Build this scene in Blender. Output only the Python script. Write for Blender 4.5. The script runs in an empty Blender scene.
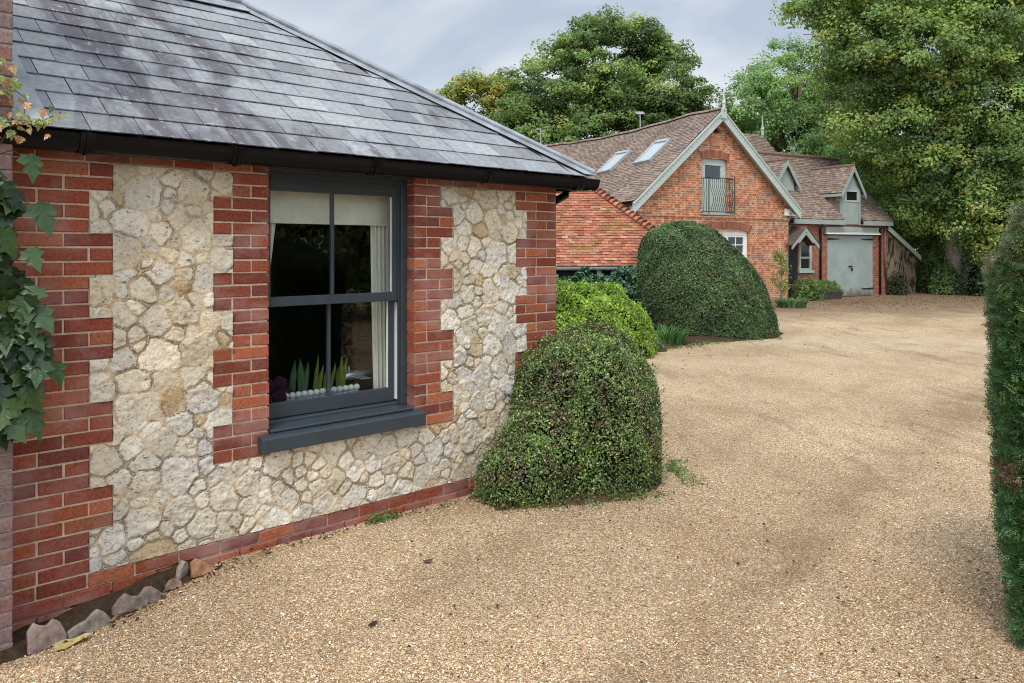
import bpy, math, random
import numpy as np
from mathutils import Matrix, Vector

R = math.radians
random.seed(7)
rng = np.random.default_rng(7)
sc = bpy.context.scene
COL = sc.collection

# ------------------------------------------------------------------ camera
F, CX, CY, EYE = 800.0, 512.0, 250.0, 1.8
cam = bpy.data.cameras.new('camera')
cam.sensor_width = 36.0
cam.lens = F / 1024 * 36.0
cam.shift_y = -(341.5 - CY) / 1024
cam.clip_start = 0.05
cam.clip_end = 2000
cam_o = bpy.data.objects.new('camera', cam)
COL.objects.link(cam_o)
cam_o.location = (0, 0, EYE)
cam_o.rotation_euler = (R(90), 0, 0)
sc.camera = cam_o

# ------------------------------------------------------------------ light
SUN_EL, SUN_AZ = 56.0, 194.0          # azimuth clockwise from +Y (the viewing direction)
w = bpy.data.worlds.new('World')
sc.world = w
w.use_nodes = True
nt = w.node_tree
nt.nodes.clear()
out = nt.nodes.new('ShaderNodeOutputWorld')
bg = nt.nodes.new('ShaderNodeBackground')
bg.inputs['Strength'].default_value = 0.078
sky = nt.nodes.new('ShaderNodeTexSky')
sky.sky_type = 'NISHITA'
sky.sun_disc = False
sky.sun_elevation = R(SUN_EL)
sky.sun_rotation = R(SUN_AZ)
tc = nt.nodes.new('ShaderNodeTexCoord')
mp = nt.nodes.new('ShaderNodeMapping')
mp.inputs['Scale'].default_value = (1.0, 1.0, 2.6)
mp.inputs['Location'].default_value = (0.35, 0.1, 0.2)
n1 = nt.nodes.new('ShaderNodeTexNoise')
n1.inputs['Scale'].default_value = 3.0
n1.inputs['Detail'].default_value = 7
n1.inputs['Roughness'].default_value = 0.52
n1.inputs['Distortion'].default_value = 0.4
r1 = nt.nodes.new('ShaderNodeValToRGB')
e = r1.color_ramp.elements
e[0].position, e[0].color = 0.38, (5.3, 6.1, 7.2, 1)
e[1].position, e[1].color = 0.62, (8.8, 9.0, 9.1, 1)
m = e.new(0.5); m.color = (6.9, 7.45, 8.2, 1)
mx = nt.nodes.new('ShaderNodeMix')
mx.data_type = 'RGBA'
mx.inputs['Factor'].default_value = 0.86
L = nt.links.new
L(tc.outputs['Generated'], mp.inputs['Vector'])
L(mp.outputs['Vector'], n1.inputs['Vector'])
L(n1.outputs['Fac'], r1.inputs['Fac'])
# thin cloud is brighter round the place where the sun stands behind it
sv = Vector((math.sin(R(SUN_AZ)) * math.cos(R(SUN_EL)), math.cos(R(SUN_AZ)) * math.cos(R(SUN_EL)), math.sin(R(SUN_EL))))
dt = nt.nodes.new('ShaderNodeVectorMath'); dt.operation = 'DOT_PRODUCT'
dt.inputs[1].default_value = sv
L(tc.outputs['Generated'], dt.inputs[0])
mr = nt.nodes.new('ShaderNodeMapRange')
mr.inputs['From Min'].default_value = -0.2; mr.inputs['From Max'].default_value = 1.0
mr.inputs['To Min'].default_value = 0.80; mr.inputs['To Max'].default_value = 2.1
L(dt.outputs['Value'], mr.inputs['Value'])
vs_ = nt.nodes.new('ShaderNodeVectorMath'); vs_.operation = 'SCALE'
L(r1.outputs['Color'], vs_.inputs[0]); L(mr.outputs['Result'], vs_.inputs['Scale'])
L(sky.outputs['Color'], mx.inputs['A'])
L(vs_.outputs['Vector'], mx.inputs['B'])
L(mx.outputs['Result'], bg.inputs['Color'])
L(bg.outputs['Background'], out.inputs['Surface'])

sun = bpy.data.lights.new('sun', 'SUN')
sun.energy = 1.5
sun.angle = R(18)
sun.color = (1.0, 0.95, 0.87)
sun_o = bpy.data.objects.new('sun', sun)
COL.objects.link(sun_o)
sun_o.location = (5, -8, 20)
sd = Vector((math.sin(R(SUN_AZ)) * math.cos(R(SUN_EL)), math.cos(R(SUN_AZ)) * math.cos(R(SUN_EL)), math.sin(R(SUN_EL))))
sun_o.rotation_euler = sd.to_track_quat('Z', 'Y').to_euler()

sc.view_settings.view_transform = 'Standard'
sc.view_settings.look = 'None'
sc.view_settings.exposure = 0.70
sc.view_settings.gamma = 1.0
sc.view_settings.use_curve_mapping = False
sc.render.engine = 'CYCLES'
sc.cycles.max_bounces = 6
sc.cycles.transparent_max_bounces = 12
sc.cycles.use_denoising = True
sc.cycles.denoiser = 'OPENIMAGEDENOISE'
sc.cycles.denoising_input_passes = 'RGB_ALBEDO_NORMAL'
sc.cycles.denoising_prefilter = 'NONE'
sc.cycles.filter_width = 1.05
sc.cycles.use_adaptive_sampling = False
sc.cycles.sample_clamp_indirect = 4.0


# ------------------------------------------------------------------ helpers
def px(x, y, Z):
    """world point seen at pixel x, y at distance Z along the view axis"""
    return Vector(((x - CX) / F * Z, Z, EYE - (y - CY) / F * Z))


def thing(name, label, cat, loc=(0, 0, 0), rotz=0, group=None):
    o = bpy.data.objects.new(name, None)
    COL.objects.link(o)
    o.location = loc
    o.rotation_euler = (0, 0, rotz)
    o.empty_display_size = 0.2
    return tag(o, label, cat, group)


def tag(o, label=None, cat=None, group=None, kind=None):
    if label: o['label'] = label
    if cat: o['category'] = cat
    if group: o['group'] = group
    if kind: o['kind'] = kind
    return o


def smooth01(x, a, b):
    t = np.clip((x - a) / (b - a), 0, 1)
    return t * t * (3 - 2 * t)


class Noise:
    """tileable value noise on numpy arrays"""
    def __init__(self, seed, n=64):
        self.g = np.random.default_rng(seed).random((n, n)); self.n = n

    def at(self, x, y):
        n = self.n
        xi = np.floor(x).astype(int); yi = np.floor(y).astype(int)
        fx = x - xi; fy = y - yi
        fx = fx * fx * (3 - 2 * fx); fy = fy * fy * (3 - 2 * fy)
        g = self.g
        a = g[xi % n, yi % n]; b = g[(xi + 1) % n, yi % n]
        c = g[xi % n, (yi + 1) % n]; d = g[(xi + 1) % n, (yi + 1) % n]
        return (a * (1 - fx) + b * fx) * (1 - fy) + (c * (1 - fx) + d * fx) * fy

    def fbm(self, x, y, o=4):
        s = 0; a = 0.5; t = 0
        for k in range(o):
            s = s + a * self.at(x * 2 ** k + 17.3 * k, y * 2 ** k + 5.1 * k); t += a; a *= 0.5
        return s / t


def mesh_np(name, V, Fc, mat, parent=None, tint=None, domain='FACE', smooth=False, loc=None):
    """V (n,3); Fc: (m,k) int array or list of tuples; tint (n or m, 3)"""
    me = bpy.data.meshes.new(name)
    V = np.asarray(V, dtype=np.float32)
    if isinstance(Fc, np.ndarray):
        mN, k = Fc.shape
        me.vertices.add(len(V)); me.vertices.foreach_set('co', V.ravel())
        me.loops.add(mN * k); me.loops.foreach_set('vertex_index', Fc.astype(np.int32).ravel())
        me.polygons.add(mN); me.polygons.foreach_set('loop_start', np.arange(0, mN * k, k, dtype=np.int32))
        me.update(calc_edges=True)
    else:
        me.from_pydata([tuple(v) for v in V.tolist()], [], Fc)
        me.update()
        mN = len(Fc)
    if tint is not None:
        a = me.attributes.new('tint', 'FLOAT_COLOR', domain)
        t = np.ones((len(tint), 4), dtype=np.float32); t[:, :3] = tint
        a.data.foreach_set('color', t.ravel())
    me.polygons.foreach_set('use_smooth', np.full(len(me.polygons), smooth))
    if mat: me.materials.append(mat)
    o = bpy.data.objects.new(name, me)
    COL.objects.link(o)
    if parent: o.parent = parent
    if loc is not None: o.location = loc
    return o


class MB:
    """collects shapes for ONE mesh"""
    def __init__(self):
        self.v = []; self.f = []; self.t = []

    def add(self, vs, fs, tint=(1, 1, 1)):
        b = len(self.v)
        self.v.extend([tuple(p) for p in vs])
        for q in fs:
            self.f.append(tuple(b + i for i in q)); self.t.append(tint)

    def hexa(self, p, tint=(1, 1, 1)):
        """8 points: bottom ring 0-3 and top ring 4-7"""
        self.add(p, [(3, 2, 1, 0), (4, 5, 6, 7), (0, 1, 5, 4), (1, 2, 6, 5), (2, 3, 7, 6), (3, 0, 4, 7)], tint)

    def box(self, x0, x1, y0, y1, z0, z1, tint=(1, 1, 1)):
        self.hexa([(x0, y0, z0), (x1, y0, z0), (x1, y1, z0), (x0, y1, z0), (x0, y0, z1), (x1, y0, z1), (x1, y1, z1), (x0, y1, z1)], tint)

    def bar(self, a, b, w, h, up=(0, 0, 1), tint=(1, 1, 1)):
        a = Vector(a); b = Vector(b); t = (b - a).normalized()
        s = t.cross(Vector(up)).normalized(); u = s.cross(t)
        s = s * (w / 2); u = u * (h / 2)
        self.hexa([a - s - u, b - s - u, b + s - u, a + s - u, a - s + u, b - s + u, b + s + u, a + s + u], tint)

    def tube(self, pts, rad, seg=8, tint=(1, 1, 1), cap=True):
        pts = [Vector(p) for p in pts]
        if not isinstance(rad, (list, tuple)): rad = [rad] * len(pts)
        vs = []; fs = []
        s0 = None
        for i, p in enumerate(pts):
            t = (pts[min(i + 1, len(pts) - 1)] - pts[max(i - 1, 0)]).normalized()
            if s0 is None:
                ref = Vector((0, 0, 1)) if abs(t.z) < 0.9 else Vector((1, 0, 0))
                s0 = t.cross(ref).normalized()
            s0 = (s0 - t * s0.dot(t)).normalized()
            u = t.cross(s0)
            for k in range(seg):
                a = 2 * math.pi * k / seg
                vs.append(p + (s0 * math.cos(a) + u * math.sin(a)) * rad[i])
        for i in range(len(pts) - 1):
            for k in range(seg):
                k2 = (k + 1) % seg
                fs.append((i * seg + k, i * seg + k2, (i + 1) * seg + k2, (i + 1) * seg + k))
        if cap:
            fs.append(tuple(range(seg - 1, -1, -1)))
            fs.append(tuple((len(pts) - 1) * seg + k for k in range(seg)))
        self.add(vs, fs, tint)

    def prism(self, poly, y0, y1, tint=(1, 1, 1)):
        """poly: (x, z) points counter-clockwise seen from -y, extruded along y"""
        n = len(poly)
        vs = [(x, y0, z) for x, z in poly] + [(x, y1, z) for x, z in poly]
        fs = [tuple(range(n)), tuple(range(2 * n - 1, n - 1, -1))]
        for i in range(n):
            j = (i + 1) % n
            fs.append((j, i, n + i, n + j))
        self.add(vs, fs, tint)

    def prism_x(self, poly, x0, x1, tint=(1, 1, 1)):
        """poly: (y, z) points, extruded along x"""
        n = len(poly)
        vs = [(x0, y, z) for y, z in poly] + [(x1, y, z) for y, z in poly]
        fs = [tuple(range(n)), tuple(range(2 * n - 1, n - 1, -1))]
        for i in range(n):
            j = (i + 1) % n
            fs.append((j, i, n + i, n + j))
        self.add(vs, fs, tint)

    def lathe(self, prof, seg=12, c=(0, 0, 0), tint=(1, 1, 1)):
        vs = []; fs = []
        for r, z in prof:
            for k in range(seg):
                a = 2 * math.pi * k / seg
                vs.append((c[0] + r * math.cos(a), c[1] + r * math.sin(a), c[2] + z))
        for i in range(len(prof) - 1):
            for k in range(seg):
                k2 = (k + 1) % seg
                fs.append((i * seg + k, i * seg + k2, (i + 1) * seg + k2, (i + 1) * seg + k))
        fs.append(tuple(range(seg - 1, -1, -1)))
        fs.append(tuple((len(prof) - 1) * seg + k for k in range(seg)))
        self.add(vs, fs, tint)

    def build(self, name, mat, parent=None, bevel=0, smooth=False, seg=1):
        o = mesh_np(name, np.array(self.v), self.f, mat, parent, np.array(self.t), 'FACE', smooth)
        if bevel:
            md = o.modifiers.new('bevel', 'BEVEL'); md.width = bevel; md.segments = seg; md.limit_method = 'ANGLE'
        return o


# ------------------------------------------------------------------ materials
def new_mat(name):
    mt = bpy.data.materials.new(name)
    mt.use_nodes = True
    t = mt.node_tree
    t.nodes.clear()
    o = t.nodes.new('ShaderNodeOutputMaterial')
    p = t.nodes.new('ShaderNodeBsdfPrincipled')
    t.links.new(p.outputs[0], o.inputs['Surface'])
    return mt, t, p, o


def nd(t, typ, **kw):
    n = t.nodes.new(typ)
    for k, v in kw.items():
        if k in n.inputs: n.inputs[k].default_value = v
        else: setattr(n, k, v)
    return n


def coords(t, scale=(1, 1, 1)):
    c = nd(t, 'ShaderNodeTexCoord')
    m_ = nd(t, 'ShaderNodeMapping')
    m_.inputs['Scale'].default_value = scale
    t.links.new(c.outputs['Object'], m_.inputs['Vector'])
    return m_.outputs['Vector']


def noise(t, vec, scale, detail=4, rough=0.55, dist=0):
    n = nd(t, 'ShaderNodeTexNoise')
    n.inputs['Scale'].default_value = scale
    n.inputs['Detail'].default_value = detail
    n.inputs['Roughness'].default_value = rough
    n.inputs['Distortion'].default_value = dist
    if vec is not None: t.links.new(vec, n.inputs['Vector'])
    return n.outputs['Fac']


def ramp(t, fac, stops):
    r = nd(t, 'ShaderNodeValToRGB')
    el = r.color_ramp.elements
    while len(el) > 1: el.remove(el[-1])
    for i, (p_, c) in enumerate(stops):
        c = c if isinstance(c, (tuple, list)) else (c, c, c)
        if i == 0: q = el[0]; q.position = p_
        else: q = el.new(p_)
        q.color = (*c[:3], 1)
    t.links.new(fac, r.inputs['Fac'])
    return r.outputs['Color']


def mix(t, fac, a, b, mode='MIX'):
    n = nd(t, 'ShaderNodeMix', data_type='RGBA', blend_type=mode)
    for s, v in (('Factor', fac), ('A', a), ('B', b)):
        i = n.inputs[s]
        if isinstance(v, bpy.types.NodeSocket): t.links.new(v, i)
        elif s == 'Factor': i.default_value = v
        else: i.default_value = (*v[:3], 1) if isinstance(v, (tuple, list)) else (v, v, v, 1)
    return n.outputs['Result']


def math_(t, op, a, b=0.0, c=None, clamp=False):
    n = nd(t, 'ShaderNodeMath', operation=op, use_clamp=clamp)
    for i, v in enumerate((a, b, c)):
        if v is None: continue
        if isinstance(v, bpy.types.NodeSocket): t.links.new(v, n.inputs[i])
        else: n.inputs[i].default_value = v
    return n.outputs[0]


def attr(t, name='tint'):
    a = nd(t, 'ShaderNodeAttribute', attribute_name=name)
    return a.outputs['Color']


def bump(t, p, h, strength=0.5, dist=0.01, normal=None):
    b = nd(t, 'ShaderNodeBump')
    b.inputs['Strength'].default_value = strength
    b.inputs['Distance'].default_value = dist
    t.links.new(h, b.inputs['Height'])
    if normal is not None: t.links.new(normal, b.inputs['Normal'])
    t.links.new(b.outputs['Normal'], p.inputs['Normal'])
    return b.outputs['Normal']


def mat_plain(name, col, rough=0.6, var=0.15, scale=6, spec=0.4, bmp=0.15, bscale=60, metal=0):
    mt, t, p, o = new_mat(name)
    v = coords(t)
    f = noise(t, v, scale, 5)
    c = ramp(t, f, [(0.25, tuple(x * (1 - var) for x in col)), (0.75, tuple(min(1, x * (1 + var)) for x in col))])
    t.links.new(c, p.inputs['Base Color'])
    rr = ramp(t, noise(t, v, scale * 3, 4), [(0.3, rough * 0.8), (0.7, min(1, rough * 1.15))])
    t.links.new(rr, p.inputs['Roughness'])
    p.inputs['Specular IOR Level'].default_value = spec
    p.inputs['Metallic'].default_value = metal
    if bmp: bump(t, p, noise(t, v, bscale, 3), bmp, 0.004)
    return mt


def mat_brick_geo(name, bloom=0.55):
    """separate bricks; colour comes from each brick's tint"""
    mt, t, p, o = new_mat(name)
    v = coords(t)
    tn = attr(t)
    fine = noise(t, v, 60, 5, 0.65)
    c = mix(t, 1.0, tn, ramp(t, fine, [(0.3, 0.5), (0.52, 1.0), (0.75, 1.35)]), 'MULTIPLY')
    pits = noise(t, v, 170, 2, 0.5)
    c = mix(t, ramp(t, pits, [(0.66, 0.0), (0.74, 0.7)]), c, (0.035, 0.02, 0.018))
    fl = noise(t, coords(t, (1, 1, 1.6)), 2.3, 6, 0.6, 0.3)
    c = mix(t, ramp(t, fl, [(0.47, 0.0), (0.68, bloom)]), c, (0.38, 0.24, 0.225))
    sp = noise(t, v, 24, 3, 0.6)
    c = mix(t, ramp(t, sp, [(0.70, 0.0), (0.76, 0.45)]), c, (0.5, 0.4, 0.36))
    t.links.new(c, p.inputs['Base Color'])
    p.inputs['Roughness'].default_value = 0.82
    p.inputs['Specular IOR Level'].default_value = 0.3
    h = mix(t, 0.6, fine, pits)
    bump(t, p, h, 0.55, 0.004)
    return mt


def mat_mortar(name, col=(0.56, 0.43, 0.32)):
    mt, t, p, o = new_mat(name)
    v = coords(t)
    c = ramp(t, noise(t, v, 30, 6, 0.7), [(0.2, tuple(x * 0.55 for x in col)), (0.5, col), (0.8, tuple(x * 1.3 for x in col))])
    t.links.new(c, p.inputs['Base Color'])
    p.inputs['Roughness'].default_value = 0.95
    p.inputs['Specular IOR Level'].default_value = 0.1
    bump(t, p, noise(t, v, 220, 4, 0.7), 0.6, 0.004)
    return mt


def mat_stone():
    mt, t, p, o = new_mat('rubble_stone')
    v = coords(t)
    tn = attr(t)
    n_ = noise(t, v, 34, 6, 0.68)
    c = mix(t, 1.0, tn, ramp(t, n_, [(0.30, 0.58), (0.46, 0.98), (0.75, 1.2)]), 'MULTIPLY')
    pt = noise(t, coords(t, (1, 1, 1.6)), 40, 5, 0.66, 0.9)
    c = mix(t, ramp(t, pt, [(0.585, 0.0), (0.64, 0.8)]), c, (0.085, 0.075, 0.065))
    st = noise(t, v, 5.5, 4, 0.6)
    c = mix(t, ramp(t, st, [(0.55, 0.0), (0.75, 0.35)]), c, (0.42, 0.29, 0.14))
    t.links.new(c, p.inputs['Base Color'])
    p.inputs['Roughness'].default_value = 0.92
    p.inputs['Specular IOR Level'].default_value = 0.15
    nb = bump(t, p, noise(t, v, 40, 6, 0.7), 0.8, 0.012)
    bump(t, p, noise(t, v, 190, 3, 0.6), 0.5, 0.004, nb)
    return mt


def mat_slate():
    mt, t, p, o = new_mat('weathered_slate')
    v = coords(t)
    tn = attr(t)
    streak = noise(t, coords(t, (1.1, 0.35, 0.5)), 3.0, 5, 0.6, 0.5)
    c = mix(t, 1.0, tn, ramp(t, noise(t, v, 26, 5, 0.6), [(0.3, 0.78), (0.7, 1.2)]), 'MULTIPLY')
    sx = nd(t, 'ShaderNodeSeparateXYZ'); t.links.new(v, sx.inputs[0])
    zone = ramp(t, math_(t, 'MULTIPLY_ADD', sx.outputs[0], 0.25, 0.25), [(0.22, 0.0), (0.31, 1.0), (0.46, 1.0), (0.62, 0.1)])
    stn = math_(t, 'MULTIPLY_ADD', zone, 0.20, streak)
    c = mix(t, ramp(t, stn, [(0.57, 0.0), (0.72, 0.9)]), c, (0.078, 0.070, 0.086))
    lich = noise(t, coords(t, (1.0, 0.7, 0.7)), 17, 8, 0.78, 0.35)
    lm = math_(t, 'MULTIPLY', ramp(t, lich, [(0.56, 0.0), (0.66, 0.7)]), ramp(t, stn, [(0.50, 0.10), (0.68, 1.0)]))
    c = mix(t, lm, c, (0.46, 0.46, 0.48))
    t.links.new(c, p.inputs['Base Color'])
    t.links.new(ramp(t, lich, [(0.3, 0.6), (0.7, 0.85)]), p.inputs['Roughness'])
    p.inputs['Specular IOR Level'].default_value = 0.35
    bump(t, p, noise(t, v, 70, 5, 0.6), 0.35, 0.004)
    return mt


def mat_tile(name, moss=0.3, mosscol=(0.10, 0.10, 0.025), lichen=0.25):
    mt, t, p, o = new_mat(name)
    v = coords(t)
    tn = attr(t)
    c = mix(t, 1.0, tn, ramp(t, noise(t, v, 12, 5, 0.65), [(0.3, 0.72), (0.7, 1.2)]), 'MULTIPLY')
    c = mix(t, ramp(t, noise(t, v, 1.4, 6, 0.65), [(0.50, 0.0), (0.68, moss)]), c, mosscol)
    c = mix(t, ramp(t, noise(t, v, 9, 4, 0.7), [(0.60, 0.0), (0.72, lichen)]), c, (0.45, 0.40, 0.34))
    t.links.new(c, p.inputs['Base Color'])
    p.inputs['Roughness'].default_value = 0.88
    p.inputs['Specular IOR Level'].default_value = 0.25
    bump(t, p, noise(t, v, 60, 4, 0.6), 0.4, 0.005)
    return mt


def mat_leaf(name, rough=0.5, spec=0.35, trans=0.38, vein=False):
    mt, t, p, o = new_mat(name)
    tn = attr(t)
    t.links.new(tn, p.inputs['Base Color'])
    p.inputs['Roughness'].default_value = rough
    p.inputs['Specular IOR Level'].default_value = spec
    tr = nd(t, 'ShaderNodeBsdfTranslucent')
    t.links.new(mix(t, 1.0, tn, (1.25, 1.35, 0.55), 'MULTIPLY'), tr.inputs['Color'])
    ms = nd(t, 'ShaderNodeMixShader')
    ms.inputs[0].default_value = trans
    t.links.new(p.outputs[0], ms.inputs[1]); t.links.new(tr.outputs[0], ms.inputs[2])
    t.links.new(ms.outputs[0], o.inputs['Surface'])
    if vein:
        bump(t, p, noise(t, coords(t), 55, 3), 0.35, 0.01)
    return mt


def mat_bark(name='bark', col=(0.16, 0.12, 0.085)):
    mt, t, p, o = new_mat(name)
    v = coords(t, (1, 1, 0.25))
    f = noise(t, v, 9, 6, 0.7)
    t.links.new(ramp(t, f, [(0.3, tuple(x * 0.35 for x in col)), (0.5, col), (0.75, tuple(x * 1.7 for x in col))]), p.inputs['Base Color'])
    p.inputs['Roughness'].default_value = 0.95
    p.inputs['Specular IOR Level'].default_value = 0.1
    bump(t, p, f, 0.9, 0.05)
    return mt


def mat_far_brick(name, c1, c2, mortar, dark=0.35):
    """brick courses on a wall lying in the local x-z or y-z plane"""
    mt, t, p, o = new_mat(name)
    c = nd(t, 'ShaderNodeTexCoord')
    s = nd(t, 'ShaderNodeSeparateXYZ')
    t.links.new(c.outputs['Object'], s.inputs[0])
    cb = nd(t, 'ShaderNodeCombineXYZ')
    t.links.new(math_(t, 'ADD', s.outputs[0], s.outputs[1]), cb.inputs[0])
    t.links.new(s.outputs[2], cb.inputs[1])
    b = nd(t, 'ShaderNodeTexBrick')
    b.offset = 0.5; b.squash = 0.5; b.squash_frequency = 2
    b.inputs['Scale'].default_value = 1.0
    b.inputs['Brick Width'].default_value = 0.235
    b.inputs['Row Height'].default_value = 0.075
    b.inputs['Mortar Size'].default_value = 0.009
    b.inputs['Mortar Smooth'].default_value = 0.2
    b.inputs['Bias'].default_value = -0.1
    b.inputs['Color1'].default_value = (*c1, 1); b.inputs['Color2'].default_value = (*c2, 1)
    b.inputs['Mortar'].default_value = (*mortar, 1)
    t.links.new(cb.outputs[0], b.inputs['Vector'])
    # burnt headers: one random value per brick-sized cell
    sn = nd(t, 'ShaderNodeVectorMath', operation='SNAP')
    t.links.new(cb.outputs[0], sn.inputs[0]); sn.inputs[1].default_value = (0.1175, 0.075, 1)
    wn = nd(t, 'ShaderNodeTexWhiteNoise', noise_dimensions='2D')
    t.links.new(sn.outputs[0], wn.inputs['Vector'])
    col = mix(t, ramp(t, wn.outputs['Value'], [(0.76, 0.0), (0.80, dark + 0.25)]), b.outputs['Color'], (0.10, 0.035, 0.03))
    col = mix(t, 1.0, col, ramp(t, wn.outputs['Value'], [(0.0, 0.75), (0.7, 1.25)]), 'MULTIPLY')
    v = coords(t)
    col = mix(t, ramp(t, noise(t, v, 0.9, 5, 0.6), [(0.45, 0.0), (0.75, 0.35)]), col, (0.30, 0.17, 0.12))
    t.links.new(col, p.inputs['Base Color'])
    p.inputs['Roughness'].default_value = 0.9
    p.inputs['Specular IOR Level'].default_value = 0.2
    bump(t, p, b.outputs['Fac'], -0.6, 0.01)
    return mt


def mat_glass(name, refl_rough=0.0, base=0.0):
    mt = bpy.data.materials.new(name); mt.use_nodes = True
    t = mt.node_tree; t.nodes.clear()
    o = nd(t, 'ShaderNodeOutputMaterial')
    tr = nd(t, 'ShaderNodeBsdfTransparent'); tr.inputs[0].default_value = (0.93, 0.95, 0.94, 1)
    gl = nd(t, 'ShaderNodeBsdfGlossy'); gl.inputs['Roughness'].default_value = refl_rough
    fr = nd(t, 'ShaderNodeFresnel'); fr.inputs['IOR'].default_value = 1.5
    g = nd(t, 'ShaderNodeNewGeometry')
    # the outer face carries the reflection of both faces of the sheet
    k = math_(t, 'MULTIPLY', math_(t, 'MULTIPLY', fr.outputs[0], 1.9), math_(t, 'SUBTRACT', 1.0, g.outputs['Backfacing']))
    if base: k = math_(t, 'MAXIMUM', k, base)
    b = nd(t, 'ShaderNodeMixShader')
    t.links.new(k, b.inputs[0]); t.links.new(tr.outputs[0], b.inputs[1]); t.links.new(gl.outputs[0], b.inputs[2])
    t.links.new(b.outputs[0], o.inputs['Surface'])
    return mt


M = {}
M['brick'] = mat_brick_geo('red_brick')
M['old_brick'] = mat_brick_geo('purple_weathered_brick', 0.5)
M['mortar'] = mat_mortar('mortar')
M['stone'] = mat_stone()
M['slate'] = mat_slate()
M['lead'] = mat_plain('lead_sheet', (0.235, 0.26, 0.29), 0.6, 0.4, 7, 0.5, 0.25, 30)
M['black'] = mat_plain('black_plastic', (0.006, 0.006, 0.007), 0.22, 0.3, 8, 0.14, 0.05, 40)
M['blackwood'] = mat_plain('black_timber', (0.012, 0.011, 0.011), 0.6, 0.3, 5)
M['graphite'] = mat_plain('graphite_paint', (0.035, 0.047, 0.058), 0.42, 0.12, 5, 0.5, 0.12, 90)
M['white'] = mat_plain('white_paint', (0.75, 0.75, 0.72), 0.5, 0.06, 5)
M['sage'] = mat_plain('sage_paint', (0.29, 0.345, 0.32), 0.55, 0.1, 3)
M['sagelight'] = mat_plain('pale_sage_paint', (0.40, 0.465, 0.43), 0.55, 0.1, 2)
M['door'] = mat_plain('grey_green_paint', (0.29, 0.345, 0.325), 0.55, 0.12, 1.5)
def weathered_door():
    mt, t, p, o = new_mat('weathered_door_paint')
    v = coords(t)
    c = ramp(t, noise(t, v, 1.5, 4, 0.6), [(0.3, (0.25, 0.30, 0.285)), (0.7, (0.33, 0.39, 0.365))])
    sz = nd(t, 'ShaderNodeSeparateXYZ'); t.links.new(v, sz.inputs[0])
    g_ = math_(t, 'ADD', sz.outputs[2], math_(t, 'MULTIPLY_ADD', noise(t, coords(t, (2.5, 2.5, 0.8)), 1.6, 5, 0.7), 0.9, -0.45))
    c = mix(t, ramp(t, g_, [(0.05, 0.85), (0.30, 0.0)]), c, (0.12, 0.075, 0.045))
    c = mix(t, ramp(t, noise(t, coords(t, (6, 6, 0.5)), 2.0, 5, 0.7), [(0.55, 0.0), (0.72, 0.35)]), c, (0.16, 0.19, 0.175))
    t.links.new(c, p.inputs['Base Color'])
    p.inputs['Roughness'].default_value = 0.6
    return mt


M['garage_paint'] = weathered_door()
M['glass'] = mat_glass('window_glass')
M['farglass'] = mat_glass('far_glass', 0.02, 0.06)
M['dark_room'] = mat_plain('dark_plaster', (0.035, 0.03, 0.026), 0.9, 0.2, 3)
M['cloth'] = mat_plain('cream_cloth', (0.86, 0.84, 0.76), 0.9, 0.12, 7, 0.1, 0.3, 200)
M['iron'] = mat_plain('black_iron', (0.012, 0.012, 0.013), 0.5, 0.2, 8)
M['silver'] = mat_plain('silver_metal', (0.55, 0.58, 0.62), 0.3, 0.1, 8, 0.5, 0, 40, 0.8)
M['galv'] = mat_plain('grey_metal', (0.36, 0.39, 0.40), 0.5, 0.2, 8, 0.5, 0.1, 40, 0.3)
M['leaf'] = mat_leaf('foliage')
M['gloss_leaf'] = mat_leaf('glossy_foliage', 0.36, 0.5, 0.12)
M['needle'] = mat_leaf('yew_needles', 0.45, 0.4, 0.1)
M['creeper'] = mat_leaf('creeper_leaf', 0.3, 0.42, 0.12, True)
M['bark'] = mat_bark()
M['grey_bark'] = mat_bark('grey_bark', (0.40, 0.34, 0.28))
M['twig'] = mat_plain('twigs', (0.055, 0.038, 0.025), 0.95, 0.4, 20, 0.1)
M['far_brick'] = mat_far_brick('orange_brick', (0.47, 0.185, 0.085), (0.35, 0.115, 0.055), (0.52, 0.41, 0.30))
M['garage_brick'] = mat_far_brick('dull_red_brick', (0.30, 0.09, 0.05), (0.21, 0.062, 0.04), (0.30, 0.20, 0.15))
M['tile_orange'] = mat_tile('orange_clay_tile', 0.6, (0.19, 0.15, 0.035), 0.3)
M['tile_brown'] = mat_tile('brown_clay_tile', 0.45, (0.13, 0.10, 0.075), 0.25)
M['bonnet'] = mat_tile('bonnet_tile', 0.55, (0.22, 0.17, 0.05), 0.3)


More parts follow.
